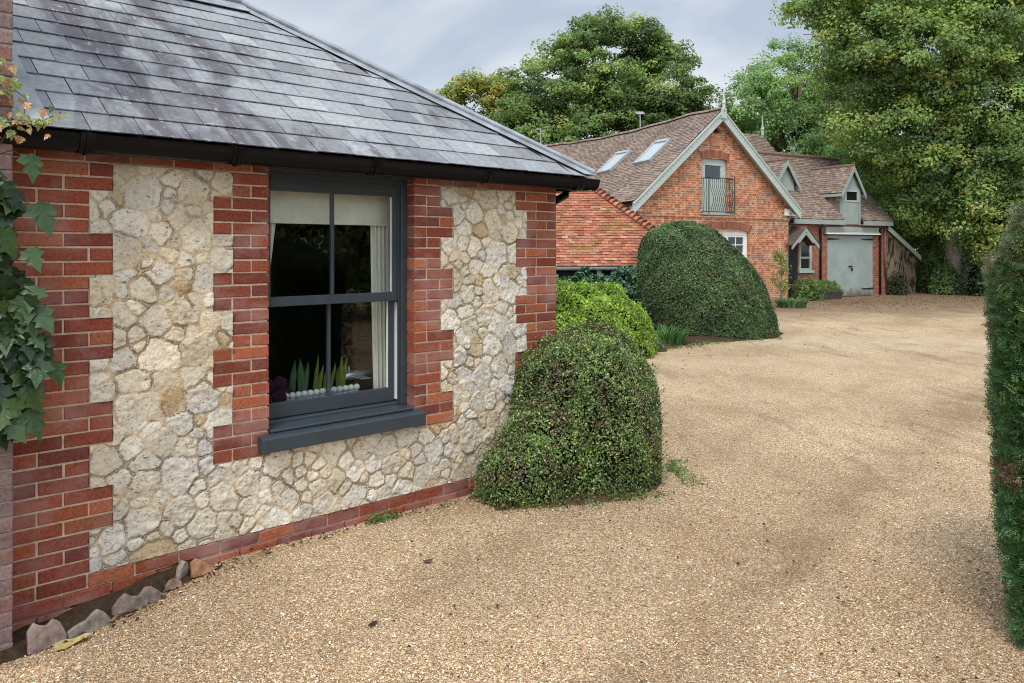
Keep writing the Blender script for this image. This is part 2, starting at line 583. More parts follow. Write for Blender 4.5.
def mat_gravel():
    mt, t, p, o = new_mat('gravel')
    v = coords(t)
    vo = nd(t, 'ShaderNodeTexVoronoi', feature='F1', distance='EUCLIDEAN')
    vo.inputs['Scale'].default_value = 112
    t.links.new(v, vo.inputs['Vector'])
    sx = nd(t, 'ShaderNodeSeparateColor')
    t.links.new(vo.outputs['Color'], sx.inputs[0])
    c = ramp(t, sx.outputs[0], [(0.0, (0.14, 0.105, 0.07)), (0.12, (0.27, 0.195, 0.12)), (0.32, (0.41, 0.30, 0.185)), (0.55, (0.50, 0.385, 0.25)), (0.78, (0.59, 0.485, 0.35)), (0.93, (0.70, 0.63, 0.52)), (1.0, (0.80, 0.76, 0.69))])
    # occlusion shade painted between the stones, in the brown of fines
    c = mix(t, ramp(t, vo.outputs['Distance'], [(0.42, 0.0), (0.75, 0.55)]), c, (0.20, 0.14, 0.08))
    # patches: worn pale tracks, tan, greyer, damp
    big = noise(t, v, 0.42, 5, 0.6, 0.6)
    c = mix(t, 1.0, c, ramp(t, big, [(0.34, (0.92, 0.83, 0.72)), (0.5, (1.12, 1.05, 0.96)), (0.66, (1.30, 1.24, 1.13))]), 'MULTIPLY')
    md = noise(t, coords(t, (1.0, 0.55, 1.0)), 1.7, 5, 0.62, 0.8)
    c = mix(t, ramp(t, md, [(0.50, 0.0), (0.72, 0.45)]), c, (0.27, 0.18, 0.10))
    rut = noise(t, coords(t, (1.5, 0.32, 1.0)), 1.1, 5, 0.65, 1.4)
    c = mix(t, ramp(t, rut, [(0.56, 0.0), (0.66, 0.42)]), c, (0.16, 0.115, 0.065))
    c = mix(t, ramp(t, noise(t, v, 5.0, 6, 0.7, 0.5), [(0.64, 0.0), (0.74, 0.35)]), c, (0.17, 0.13, 0.08))
    pz_ = nd(t, 'ShaderNodeSeparateXYZ'); t.links.new(v, pz_.inputs[0])
    wv_ = math_(t, 'MULTIPLY_ADD', noise(t, v, 1.3, 4, 0.6), 0.5, -0.25)
    for (nx_, ny_, k_, wd_, cc, am) in ((0.779, -0.627, 1.70, 0.16, (0.22, 0.14, 0.075), 0.6), (0.779, -0.627, 3.05, 0.14, (0.24, 0.15, 0.08), 0.35), (0.10, 0.995, -16.4, 0.75, (0.62, 0.52, 0.38), 0.55), (0.06, 0.998, -12.9, 0.5, (0.55, 0.44, 0.30), 0.4)):
        d_l = math_(t, 'ADD', math_(t, 'MULTIPLY_ADD', pz_.outputs[0], nx_, math_(t, 'MULTIPLY_ADD', pz_.outputs[1], ny_, k_)), wv_)
        d_l = math_(t, 'DIVIDE', math_(t, 'ABSOLUTE', d_l), wd_ * 2)
        fa = math_(t, 'MULTIPLY', ramp(t, d_l, [(0.0, am), (1.0, 0.0)]), ramp(t, noise(t, v, 2.2, 5, 0.7), [(0.36, 0.0), (0.60, 1.0)]))
        c = mix(t, fa, c, cc)
    # tree shade painted into the gravel colour before the garage, in leaf litter browns
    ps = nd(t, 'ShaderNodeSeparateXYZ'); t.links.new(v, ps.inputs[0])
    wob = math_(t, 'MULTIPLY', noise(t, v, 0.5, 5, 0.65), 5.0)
    shade_pos = math_(t, 'ADD', math_(t, 'ADD', ps.outputs[1], math_(t, 'MULTIPLY', ps.outputs[0], -0.05)), wob)
    lf = math_(t, 'MULTIPLY', ramp(t, math_(t, 'MULTIPLY', shade_pos, 0.02), [(0.455, 0.0), (0.50, 0.7), (0.60, 0.95)]), ramp(t, noise(t, v, 9, 4, 0.7), [(0.3, 0.6), (0.6, 1.0)]))
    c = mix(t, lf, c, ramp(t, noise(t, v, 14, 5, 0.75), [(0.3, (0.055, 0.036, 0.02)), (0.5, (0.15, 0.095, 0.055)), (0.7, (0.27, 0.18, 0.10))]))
    t.links.new(c, p.inputs['Base Color'])
    p.inputs['Roughness'].default_value = 0.9
    p.inputs['Specular IOR Level'].default_value = 0.2
    hb = math_(t, 'SUBTRACT', 1.0, vo.outputs['Distance'])
    nb = bump(t, p, hb, 0.9, 0.012)
    bump(t, p, noise(t, v, 6, 4, 0.6), 0.35, 0.05, nb)
    return mt


def mat_soil(name='soil', a=(0.03, 0.02, 0.013), b=(0.10, 0.065, 0.04)):
    mt, t, p, o = new_mat(name)
    v = coords(t)
    f = noise(t, v, 22, 7, 0.75)
    t.links.new(ramp(t, f, [(0.3, a), (0.7, b)]), p.inputs['Base Color'])
    p.inputs['Roughness'].default_value = 0.97
    p.inputs['Specular IOR Level'].default_value = 0.1
    bump(t, p, f, 1.0, 0.03)
    return mt


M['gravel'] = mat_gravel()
M['soil'] = mat_soil()
M['litter'] = mat_soil('leaf_litter', (0.035, 0.028, 0.014), (0.16, 0.11, 0.06))


def mat_grassy():
    mt, t, p, o = new_mat('rough_grass')
    v = coords(t)
    f = noise(t, v, 18, 7, 0.75)
    g = ramp(t, f, [(0.3, (0.02, 0.03, 0.008)), (0.7, (0.10, 0.13, 0.035))])
    t.links.new(mix(t, ramp(t, noise(t, v, 0.5, 5), [(0.4, 0.0), (0.6, 1.0)]), g, (0.09, 0.065, 0.035)), p.inputs['Base Color'])
    p.inputs['Roughness'].default_value = 0.95
    bump(t, p, f, 1.0, 0.05)
    return mt


M['grass'] = mat_grassy()

# ------------------------------------------------------------------ ground
GX0, GX1, GY0, GY1 = -16.0, 30.0, -10.0, 34.0
gn = Noise(3)


def ground_h(x, y):
    """height of the drive: level, softly uneven, washed out at the foot of the cottage wall by the pier"""
    x = np.asarray(x, dtype=float); y = np.asarray(y, dtype=float)
    h = 0.022 * (gn.fbm(x * 0.55 + 9, y * 0.55 + 4, 3) - 0.5)
    # coordinates along / out from the cottage wall
    s = (x + 2.27) * 0.73415 + (y - 4.2) * 0.67898
    q = -((x + 2.27) * -0.67898 + (y - 4.2) * 0.73415)
    dip = 0.15 * smooth01(s, 0.9, -0.25) * smooth01(q, 1.0, 0.1)
    return h - dip - 0.03 * smooth01(q, 0.35, 0.05) * smooth01(s, 4.2, 3.0)


def grid_sheet(name, xs, ys, hf, mat):
    X, Y = np.meshgrid(xs, ys)
    V = np.stack([X.ravel(), Y.ravel(), hf(X, Y).ravel()], 1)
    nx, ny = len(xs), len(ys)
    i = np.arange(nx - 1)[None, :] + np.arange(ny - 1)[:, None] * nx
    i = i.ravel()
    Fc = np.stack([i, i + 1, i + 1 + nx, i + nx], 1)
    return mesh_np(name, V, Fc, mat, smooth=True)


xs = np.concatenate([np.linspace(GX0, -3.6, 14)[:-1], np.arange(-3.6, 4.0, 0.05), np.linspace(4.0, GX1, 40)])
ys = np.concatenate([np.linspace(GY0, 2.4, 14)[:-1], np.arange(2.4, 9.0, 0.05), np.linspace(9.0, GY1, 50)])
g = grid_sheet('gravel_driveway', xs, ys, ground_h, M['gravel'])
tag(g, kind='structure')
mb = MB()
for x0, x1, y0, y1 in ((-600, 600, GY1 - 0.1, 900), (-600, 600, -600, GY0 + 0.1), (-600, GX0 + 0.1, GY0 + 0.1, GY1 - 0.1), (GX1 - 0.1, 600, GY0 + 0.1, GY1 - 0.1)):
    mb.add([(x0, y0, -0.03), (x1, y0, -0.03), (x1, y1, -0.03), (x0, y1, -0.03)], [(0, 1, 2, 3)])
tag(mb.build('ground', M['grass']), kind='structure')


def patch(name, poly, mat, h0=0.02, hm=0.05, res=0.06, seed=1):
    """an irregular low heap of soil over the drive: poly in world x, y"""
    P = np.array(poly, float)
    x0, y0 = P.min(0) - 0.1; x1, y1 = P.max(0) + 0.1
    xs_ = np.arange(x0, x1, res); ys_ = np.arange(y0, y1, res)
    X, Y = np.meshgrid(xs_, ys_)
    ins = np.zeros(X.shape, bool)
    dmin = np.full(X.shape, 9.0)
    for i in range(len(P)):
        a = P[i]; b = P[(i + 1) % len(P)]
        c = ((a[1] > Y) != (b[1] > Y)) & (X < (b[0] - a[0]) * (Y - a[1]) / (b[1] - a[1] + 1e-9) + a[0])
        ins ^= c
        ab = b - a
        tt = np.clip(((X - a[0]) * ab[0] + (Y - a[1]) * ab[1]) / (ab @ ab), 0, 1)
        dmin = np.minimum(dmin, np.hypot(X - a[0] - tt * ab[0], Y - a[1] - tt * ab[1]))
    sdist = np.where(ins, dmin, -dmin) + 0.12 * (gn.fbm(X * 4 + seed, Y * 4, 3) - 0.5) * 2
    hh = ground_h(X, Y) - 0.02 + (0.02 + h0) * smooth01(sdist, 0, 0.08) + hm * smooth01(sdist, 0.0, 0.5) * (0.6 + 0.8 * gn.fbm(X * 6, Y * 6 + seed, 3))
    V = np.stack([X.ravel(), Y.ravel(), hh.ravel()], 1)
    nx = len(xs_)
    i = (np.arange(nx - 1)[None, :] + np.arange(len(ys_) - 1)[:, None] * nx)
    keep = (sdist[:-1, :-1] > -0.02)
    i = i[keep]
    o = mesh_np(name, V, np.stack([i, i + 1, i + 1 + nx, i + nx], 1), mat, smooth=True)
    return tag(o, kind='structure')


def wall_pt(s, q, z=0.0):
    """point at s along the cottage wall and q metres out in front of it"""
    return Vector((-2.27 + 0.73415 * s + 0.67898 * q, 4.2 + 0.67898 * s - 0.73415 * q, z))


# soil at the foot of the wall, under the shrubs, and in the bed by the yew
patch('soil_strip', [wall_pt(s, q).xy for s, q in ((-0.45, -0.35), (-0.45, 0.24), (-0.1, 0.21), (0.10, 0.18), (0.45, 0.14), (0.72, 0.07), (1.05, 0.03), (1.3, -0.35))], M['soil'], 0.06, 0.085, 0.025, 2)
patch('shrub_bed', [(-0.30, 5.95), (-0.15, 5.45), (0.35, 5.5), (1.0, 5.75), (1.3, 6.3), (1.2, 7.1), (0.3, 7.2)], M['litter'], 0.004, 0.03, 0.05, 5)
patch('flower_bed', [(0.2, 12.6), (1.6, 12.9), (2.35, 13.4), (2.9, 14.6), (3.6, 15.5), (4.4, 15.7), (5.4, 16.3), (6.0, 17.3), (5.9, 19.0), (3, 19.4), (0.3, 19.4)], M['soil'], 0.01, 0.06, 0.08, 9)

# pebbles lying loose on the drive near the viewer
def pebbles(n, seed):
    r = np.random.default_rng(seed)
    # density falls with the square of distance
    u = r.random(n)
    Z = 1.0 / (1 / 2.0 - u * (1 / 2.0 - 1 / 9.5))
    X = (r.random(n) * 2.1 - 1.05) * Z
    s = (X + 2.27) * 0.73415 + (Z - 4.2) * 0.67898
    q = -((X + 2.27) * -0.67898 + (Z - 4.2) * 0.73415)
    ok = (q > 0.02) | (s > 3.7)
    # thinning out away from the part of the drive in view
    ok &= r.random(n) < np.clip(1 - (np.abs(X) / Z - 0.68) / 0.37, 0, 1) * smooth01(Z, 1.9, 2.9)
    ok &= ~((s < 1.0) & (q < 0.17 - 0.1 * s) & (r.random(n) < 0.5))
    X = X[ok]; Z = Z[ok]; n = len(X)
    H = ground_h(X, Z)
    base = np.array([(1, 0, 0), (-1, 0, 0), (0, 1, 0), (0, -1, 0), (0, 0, 1), (0, 0, -1)], float)
    sz = 0.0031 * np.exp(r.normal(0, 0.36, n))
    ax = np.stack([sz * (1 + 0.5 * r.random(n)), sz * (0.7 + 0.4 * r.random(n)), sz * (0.45 + 0.4 * r.random(n))], 1)
    v = base[None] * ax[:, None, :]
    v = v + r.normal(0, 0.22, v.shape) * ax[:, None, :]
    th = r.random(n) * 6.283
    c, s_ = np.cos(th), np.sin(th)
    vx = v[:, :, 0] * c[:, None] - v[:, :, 1] * s_[:, None]
    vy = v[:, :, 0] * s_[:, None] + v[:, :, 1] * c[:, None]
    tilt = r.normal(0, 0.35, n)
    vz = v[:, :, 2] + vx * tilt[:, None]
    V = np.stack([vx + X[:, None], vy + Z[:, None], vz + (H + 0.0035 * r.random(n) + 0.001)[:, None]], 2).reshape(-1, 3)
    fb = np.array([(0, 2, 4), (2, 1, 4), (1, 3, 4), (3, 0, 4), (2, 0, 5), (1, 2, 5), (3, 1, 5), (0, 3, 5)])
    Fc = (fb[None] + (np.arange(n) * 6)[:, None, None]).reshape(-1, 3)
    pal = np.array([(0.30, 0.20, 0.11), (0.42, 0.29, 0.165), (0.50, 0.37, 0.225), (0.56, 0.44, 0.29), (0.62, 0.52, 0.39), (0.74, 0.68, 0.58), (0.22, 0.15, 0.09), (0.33, 0.29, 0.24), (0.36, 0.19, 0.10)])
    pr = np.array([.15, .18, .17, .14, .10, .09, .11, .05, .04])
    t = pal[r.choice(len(pal), n, p=pr / pr.sum())] * (0.8 + 0.4 * r.random((n, 1)))
    # patches of greyer and browner stone
    pn = gn.fbm(X * 1.3, Z * 0.9 + 30, 4)
    t = t * (0.86 + 0.28 * smooth01(pn, 0.36, 0.64))[:, None] * np.array((1.05, 1.01, 0.955))
    wob = 0.5 * (gn.fbm(X * 1.3 + 5, Z * 1.3, 3) - 0.5)
    patch_ = smooth01(gn.fbm(X * 2.2 + 11, Z * 2.2, 3), 0.36, 0.6)
    for k_, wd_, am in ((1.70, 0.22, 0.30), (3.05, 0.2, 0.2)):
        tr = smooth01(np.abs(0.779 * X - 0.627 * Z + k_ + wob), wd_, 0.0) * patch_ * am
        t = t * (1 - tr[:, None]) + np.array((0.17, 0.105, 0.058)) * tr[:, None]
    mt, tt, p, o = new_mat('pebble')
    tt.links.new(attr(tt), p.inputs['Base Color'])
    p.inputs['Roughness'].default_value = 0.85
    p.inputs['Specular IOR Level'].default_value = 0.25
    ob = mesh_np('loose_gravel', V, Fc, mt, tint=np.repeat(t, 8, 0), domain='FACE')
    tag(ob, 'tan and cream loose gravel lying over the near drive', 'gravel', kind='stuff')


pebbles(620000, 5)

# ------------------------------------------------------------------ the cottage
ROT = math.atan2(0.67898, 0.73415)
P0 = Vector((-2.27, 4.2, 0))
cot = thing('cottage', 'stone cottage with red brick quoins, slate hipped roof and grey sash window', 'cottage', P0, ROT)
CH = 0.075
Z0 = -0.06
S_L, S_R = -0.32, 3.601
W0, W1 = 1.064, 2.145      # window opening
tone = Noise(11)


def brick_tint(r, old=False):
    if old:
        pal = [(0.17, 0.105, 0.098), (0.21, 0.13, 0.12), (0.16, 0.12, 0.118), (0.24, 0.165, 0.155), (0.20, 0.10, 0.085)]
    else:
        pal = [(0.25, 0.060, 0.030), (0.29, 0.074, 0.035), (0.22, 0.050, 0.028), (0.33, 0.094, 0.044), (0.27, 0.068, 0.036), (0.18, 0.048, 0.036), (0.36, 0.115, 0.055)]
    c = r.choice(pal); k = r.uniform(0.78, 1.18)
    return tuple(x * k for x in c)


def brick(mb, s0, s1, z0, z1, r, yf=0.0, dep=0.1, j=0.0052, old=False, tint=None):
    """one brick with a worn arris; the joint is left open on every side"""
    c = 0.004
    s0 += j; s1 -= j; z0 += j; z1 -= j
    y = yf + r.uniform(-0.0015, 0.0022)
    dz = r.uniform(-0.0016, 0.0016); dz2 = r.uniform(-0.0016, 0.0016)
    ds = r.uniform(-0.002, 0.002)
    a = [(s0 + ds, y + c, z0 + dz), (s1 + ds, y + c, z0 + dz2), (s1 + ds, y + c, z1 + dz2), (s0 + ds, y + c, z1 + dz)]
    b = [(s0 + ds + c, y, z0 + dz + c), (s1 + ds - c, y, z0 + dz2 + c), (s1 + ds - c, y, z1 + dz2 - c), (s0 + ds + c, y, z1 + dz - c)]
    d = [(p[0], yf + dep, p[2]) for p in a]
    fs = [(4, 5, 6, 7)]
    for i in range(4):
        k = (i + 1) % 4
        fs.append((i, k, 4 + k, 4 + i)); fs.append((8 + i, 8 + k, k, i))
    mb.add(a + b + d, fs, tint or brick_tint(r, old))


def course(mb, s0, s1, z, r, start_h, unit=0.1178, **kw):
    n = max(1, round((s1 - s0) / unit))
    u = (s1 - s0) / n
    i = 0
    first = True
    while i < n:
        ln = 1 if (first and start_h) else min(2, n - i)
        first = False
        brick(mb, s0 + i * u, s0 + (i + ln) * u, z, z + CH, r, **kw)
        i += ln


rb = random.Random(21)
mb = MB()
zones = {}
for k in range(-2, 32):
    z = Z0 + k * CH
    if k < 2:
        course(mb, S_L, S_R, z, rb, k % 2 == 1, yf=-0.004 if k == 1 else -0.012, dep=0.12); zones[k] = [(-1, 9)]; continue
    if k == 31:
        course(mb, S_L, W0, z, rb, True, unit=0.1178); course(mb, W1, S_R, z, rb, True); zones[k] = [(-1, 9)]; continue
    blk = 0 if k >= 29 else 1 + (28 - k) // 3
    A = blk % 2 == 0
    row = k % 2 == 0
    zl = [(S_L, 0.168 if A else 0.05), (3.128 if A else 3.245, S_R)]
    if k >= 8:
        zl.append((W0 - (0.24 if A else 0.355), W0))
        zl.append((W1, W1 + (0.24 if A else 0.355)))
    for (a, b_) in zl:
        course(mb, a, b_, z, rb, row if b_ - a > 0.3 else False if row else (b_ - a < 0.3))
    zones[k] = zl
mb.build('brickwork', M['brick'], cot)

# the end wall round the corner, in plain stretcher courses
mbE = MB()
for k in range(32):
    z = Z0 + k * CH
    y = 0.106 if k % 2 else 0.236
    while y < 3.7:
        y1 = min(3.72, y + 0.235)
        j = 0.0046
        mbE.hexa([(3.5, y + j, z + j), (3.601, y + j, z + j), (3.601, y1 - j, z + j), (3.5, y1 - j, z + j), (3.5, y + j, z + CH - j), (3.601, y + j, z + CH - j), (3.601, y1 - j, z + CH - j), (3.5, y1 - j, z + CH - j)], brick_tint(rb))
        y = y1
mbE.build('end_brickwork', M['brick'], cot)

# mortar core of the walls, with the window hole left out
core = MB()
ZT = Z0 + 32 * CH
core.box(-3.0, W0 - 0.014, 0.007, 0.24, -0.4, ZT)
core.box(W1 + 0.014, 3.590, 0.007, 0.24, -0.4, ZT)
core.box(W0 - 0.014, W1 + 0.014, 0.007, 0.24, -0.4, 0.57)
core.box(W0 - 0.014, W1 + 0.014, 0.12, 0.24, 2.30, ZT)
core.box(3.36, 3.594, 0.24, 3.7, -0.4, ZT)
core.box(-3.0, 3.36, 3.48, 3.7, -0.4, ZT)
core.box(-3.0, -2.8, 0.24, 3.48, -0.4, ZT)
core.build('wall', M['mortar'], cot)


def rubble(S0, S1, Za, Zb, res, zones, hole):
    """random rubble as a height field: rounded stones standing out of buff pointing"""
    r = np.random.default_rng(4)
    s = np.arange(S0, S1 + res / 2, res); z = np.arange(Za, Zb + res / 2, res)
    S, Zz = np.meshgrid(s, z)
    n1, n2, n3 = Noise(31), Noise(32), Noise(33)
    # centres: dart throwing with a varying spacing
    pts = []; rad = []
    for _ in range(60000):
        p = np.array([r.uniform(S0 - 0.1, S1 + 0.1), r.uniform(Za - 0.1, Zb + 0.1)])
        rr = r.choice([0.048, 0.072, 0.094, 0.118], p=[0.18, 0.32, 0.34, 0.16])
        if pts:
            d = (np.array(pts) - p); d[:, 1] *= 1.16
            if (np.hypot(d[:, 0], d[:, 1]) < (np.array(rad) + rr) * 0.80).any(): continue
        pts.append(p); rad.append(rr)
        if len(pts) > 900: break
    pts = np.array(pts); rad = np.array(rad)
    N = len(pts)
    Sw = S + 0.034 * (n1.fbm(S * 13, Zz * 13, 4) - 0.5)
    Zw = Zz + 0.034 * (n2.fbm(S * 13, Zz * 13, 4) - 0.5)
    ang = r.normal(0, 0.4, N); asp = r.uniform(0.78, 1.1, N)
    ca, sa = np.cos(ang), np.sin(ang)
    H = np.zeros(S.shape); T = np.zeros(S.shape + (3,))
    kind = r.choice(4, N, p=[0.66, 0.20, 0.09, 0.05])
    pal = np.array([(0.64, 0.615, 0.555), (0.61, 0.565, 0.475), (0.55, 0.545, 0.535), (0.53, 0.43, 0.29)])
    tints = pal[kind] * r.uniform(0.88, 1.12, (N, 1)) * np.array((1.04, 1.01, 0.965))
    slope = r.normal(0, 0.045, (N, 2)); top = r.uniform(0.005, 0.014, N)
    mort = np.array((0.585, 0.465, 0.325))
    for i in range(S.shape[0]):
        near = np.where(np.abs(pts[:, 1] - z[i]) < 0.42)[0]
        dx = Sw[i][:, None] - pts[near, 0][None]; dz = Zw[i][:, None] - pts[near, 1][None]
        lx = dx * ca[near] + dz * sa[near]; lz = (-dx * sa[near] + dz * ca[near]) / asp[near]
        D = np.sqrt(lx ** 2 + lz ** 2) - rad[near]
        o = np.argpartition(D, 3, axis=1)[:, :4]
        Ds = np.take_along_axis(D, o, 1)
        q = np.argsort(Ds, 1); o = np.take_along_axis(o, q, 1); Ds = np.take_along_axis(Ds, q, 1)
        e1 = Ds[:, 1] - Ds[:, 0]; e2 = Ds[:, 2] - Ds[:, 0]; e3 = Ds[:, 3] - Ds[:, 0]
        ed = (1 / (e1 + 1e-5) ** 3 + 0.8 / (e2 + 1e-5) ** 3 + 0.3 / (e3 + 1e-5) ** 3) ** (-1 / 3)
        idn = near[o[:, 0]]
        big = smooth01(-Ds[:, 0], -0.09, -0.03)
        ins = smooth01(ed + 0.010 * (n3.fbm(S[i] * 30, Zz[i] * 30, 2) - 0.5), 0.008, 0.016)
        ins = ins * smooth01(Ds[:, 0], 0.085, 0.06)
        dome = np.clip(ed / 0.10, 0, 1) ** 0.6
        sx = np.take_along_axis(dx, o[:, :1], 1)[:, 0]; sz_ = np.take_along_axis(dz, o[:, :1], 1)[:, 0]
        H[i] = ins * (top[idn] * (0.85 + 0.18 * dome) + slope[idn, 0] * sx + slope[idn, 1] * sz_) + (1 - ins) * 0.0062
        # a thin open crack runs round part of each stone, where the pointing has shrunk
        cr = np.exp(-((ed - 0.010) / 0.004) ** 2) * smooth01(n3.fbm(S[i] * 9, Zz[i] * 9, 2), 0.42, 0.58)
        H[i] -= 0.011 * cr
        T[i] = (mort * (1 - ins[:, None]) + tints[idn] * ins[:, None]) * (1 - 0.5 * cr[:, None])
    H += 0.020 * (n1.fbm(S * 23 + 3, Zz * 27, 5) - 0.5) * (0.25 + 0.75 * np.clip((H - 0.006) / 0.004, 0, 1)) + 0.004 * (n2.fbm(S * 70, Zz * 70, 3) - 0.5)
    warm = n3.fbm(S * 2.1, Zz * 2.6, 3)
    T = T * (1 + 0.22 * (n2.fbm(S * 5, Zz * 5, 3)[..., None] - 0.5) * 2)
    T = T * (1 - 0.24 * smooth01(warm, 0.42, 0.7)[..., None] * np.array((0.0, 0.26, 0.70)))
    V = np.stack([S.ravel(), (-(H) + 0.004).ravel(), Zz.ravel()], 1)
    # leave out the squares under the quoins and in the window
    cs = (S[:-1, :-1] + res / 2); cz = (Zz[:-1, :-1] + res / 2)
    keep = np.ones(cs.shape, bool)
    kk = np.floor((cz - Z0) / CH).astype(int)
    for k_, zl in zones.items():
        for a, b_ in zl: keep &= ~((kk == k_) & (cs > a + 0.002) & (cs < b_ - 0.002))
    keep &= ~((cs > hole[0]) & (cs < hole[1]) & (cz > hole[2]))
    i = (np.arange(len(s) - 1)[None, :] + np.arange(len(z) - 1)[:, None] * len(s))[keep]
    nx = len(s)
    return V, np.stack([i, i + 1, i + 1 + nx, i + nx], 1), T.reshape(-1, 3)


V, Fc, T = rubble(0.03, 3.26, Z0 + 2 * CH + 0.002, Z0 + 31 * CH - 0.002, 0.0058, zones, (W0 - 0.003, W1 + 0.003, 0.565))
mesh_np('rubble_infill', V, Fc, M['stone'], cot, T, 'POINT', True)

# --- roof
TP = 0.69
PIT = math.atan(TP)
cp, sp = math.cos(PIT), math.sin(PIT)
OV = 0.20
S_END, ZE = 3.84, 2.40
RUN = 2.11
VMAX = RUN / cp


def slate_tint(r):
    c = r.choice([(0.22, 0.236, 0.255), (0.245, 0.262, 0.28), (0.20, 0.216, 0.236), (0.27, 0.282, 0.295), (0.195, 0.20, 0.215), (0.235, 0.252, 0.27)])
    k = r.uniform(0.82, 1.2)
    return tuple(x * k for x in c)


def tiles(mb, E, d, u, n, smin, smax, vmax, wdt, exp, thick, lift, tintf, r, gap=0.003, jit=0.002, warp=None, half=True, drop=0.0, v0=0.0):
    """courses of slates or tiles on a roof slope: E origin, d along, u up the slope, n normal"""
    E = Vector(E); d = Vector(d); u = Vector(u); n = Vector(n)
    row = 0
    v = v0
    while v < vmax - 0.01:
        a, b = v, min(v + exp + 0.03, vmax)
        lo0, lo1 = smin(a), smin(b); hi0, hi1 = smax(a), smax(b)
        s = math.floor(min(lo0, lo1) / wdt) * wdt - (wdt / 2 if (half and row % 2) else 0)
        while s < max(hi0, hi1):
            x0, x1 = s + gap / 2, s + wdt - gap / 2
            s += wdt
            q0, q1 = max(x0, lo0), min(x1, hi0)
            q2, q3 = max(x0, lo1), min(x1, hi1)
            if q1 - q0 < 0.004 and q3 - q2 < 0.004: continue
            q1 = max(q1, q0 + 0.002); q3 = max(q3, q2 + 0.002)
            j = r.uniform(-jit, jit); lf = lift + r.uniform(-jit, jit) * 0.8
            va = a + r.uniform(-jit, jit) * 1.5
            pts = []
            for (ss, vv, h) in ((q0, va, lf + j - thick), (q1, va, lf - j - thick), (q3, b, -thick * 0.2), (q2, b, -thick * 0.2), (q0, va, lf + j), (q1, va, lf - j), (q3, b, thick * 0.2), (q2, b, thick * 0.2)):
                p = E + d * ss + u * vv + n * h
                if warp: p = warp(p)
                pts.append(p)
            mb.hexa(pts, tintf(r))
        row += 1
        v += exp


rs = random.Random(5)
mb = MB()
d_, u_, n_ = (1, 0, 0), (0, cp, sp), (0, -sp, cp)
tiles(mb, (0, -OV, ZE), d_, u_, n_, lambda v: -2.6, lambda v: S_END - v * cp - 0.10, VMAX, 0.256, 0.205, 0.006, 0.0118, slate_tint, rs, 0.005, 0.0022)
mb.build('slate_roof', M['slate'], cot)
mb = MB()
# end slope: along +y, rising towards -x
tiles(mb, (S_END, -OV, ZE), (0, 1, 0), (-cp, 0, sp), (sp, 0, cp), lambda v: v * cp + 0.10, lambda v: 2 * RUN - v * cp - 0.1, VMAX, 0.256, 0.205, 0.006, 0.0118, slate_tint, rs, 0.005, 0.0022)
mb.build('slate_hip_end', M['slate'], cot)
mb = MB()
rz = ZE + RUN * TP
yr = -OV + RUN
yb = -OV + 2 * RUN
# boarding under the slates (also the plain back slope)
dz = -0.014
pf = [(-2.8, -OV + 0.02, ZE + dz), (S_END - 0.03, -OV + 0.02, ZE + dz), (S_END - RUN, yr, rz + dz), (-2.8, yr, rz + dz)]
mb.add(pf, [(0, 1, 2, 3)])
pb = [(S_END - 0.03, yb, ZE + dz), (-2.8, yb, ZE + dz), (-2.8, yr, rz + dz), (S_END - RUN, yr, rz + dz)]
mb.add(pb, [(0, 1, 2, 3)])
mb.add([(S_END - 0.03, -OV + 0.02, ZE + dz), (S_END - 0.03, yb, ZE + dz), (S_END - RUN, yr, rz + dz)], [(0, 1, 2)])
mb.add([(-2.8, -OV, ZE + dz), (-2.8, yr, rz + dz), (-2.8, yb, ZE + dz)], [(0, 1, 2)])
mb.build('roof_boarding', M['blackwood'], cot)
# lead along the hip, in four overlapping lengths, with a roll on top
mb = MB()
hipdir = Vector((-cp, cp, sp))   # per unit of slope length v
nsl = 5
for i in range(nsl):
    va, vb = VMAX * i / nsl - (0.03 if i else 0.0), VMAX * (i + 1) / nsl
    wd = 0.125
    for side in (0, 1):
        pts = []
        for k, (v, inn) in enumerate(((va, 0.0), (va, wd), (vb, wd), (vb, 0.0))):
            h = 0.020 + 0.002 * (nsl - i)
            q = Vector((S_END - v * cp, -OV + v * cp, ZE + v * sp))
            if side == 0:
                q = q + Vector((-inn - (0.01 * math.sin(v * 9) if inn else 0), 0, 0)) + Vector(n_) * h
            else:
                q = q + Vector((0, inn, 0)) + Vector((sp, 0, cp)) * h
            pts.append(q)
        low = [p - (Vector(n_) if side == 0 else Vector((sp, 0, cp))) * 0.004 for p in pts]
        mb.hexa(low + pts)
hp = [Vector((S_END - v * cp, -OV + v * cp, ZE + v * sp + 0.045)) for v in np.linspace(0.0, VMAX, 12)]
mb.tube(hp, 0.024, 8)
mb.tube([hp[-1], (S_END - RUN - 0.35, yr, rz + 0.05), (-2.8, yr, rz + 0.045)], 0.028, 8)
for sgn in (-1, 1):
    k = 0.17
    a0 = Vector((S_END - RUN + 0.02, yr, rz + 0.03)); b0 = Vector((-2.8, yr, rz + 0.03))
    dn = Vector((0, sgn * cp * k, -sp * k))
    up_ = Vector((0, sgn * sp, cp)) * 0.006
    mb.hexa([a0 + dn, b0 + dn, b0, a0, a0 + dn + up_, b0 + dn + up_, b0 + up_, a0 + up_])
# lead soaker against the brick pier
def onroof(s, v, h): return Vector((s, -OV, ZE)) + Vector(u_) * v + Vector(n_) * h
mb.hexa([onroof(-0.34, 0.02, 0.015), onroof(-0.175, 0.02, 0.015), onroof(-0.20, 1.0, 0.015), onroof(-0.34, 1.05, 0.015), onroof(-0.34, 0.02, 0.021), onroof(-0.175, 0.02, 0.021), onroof(-0.20, 1.0, 0.021), onroof(-0.34, 1.05, 0.021)])
mb.build('lead_flashing', M['lead'], cot, 0.002)

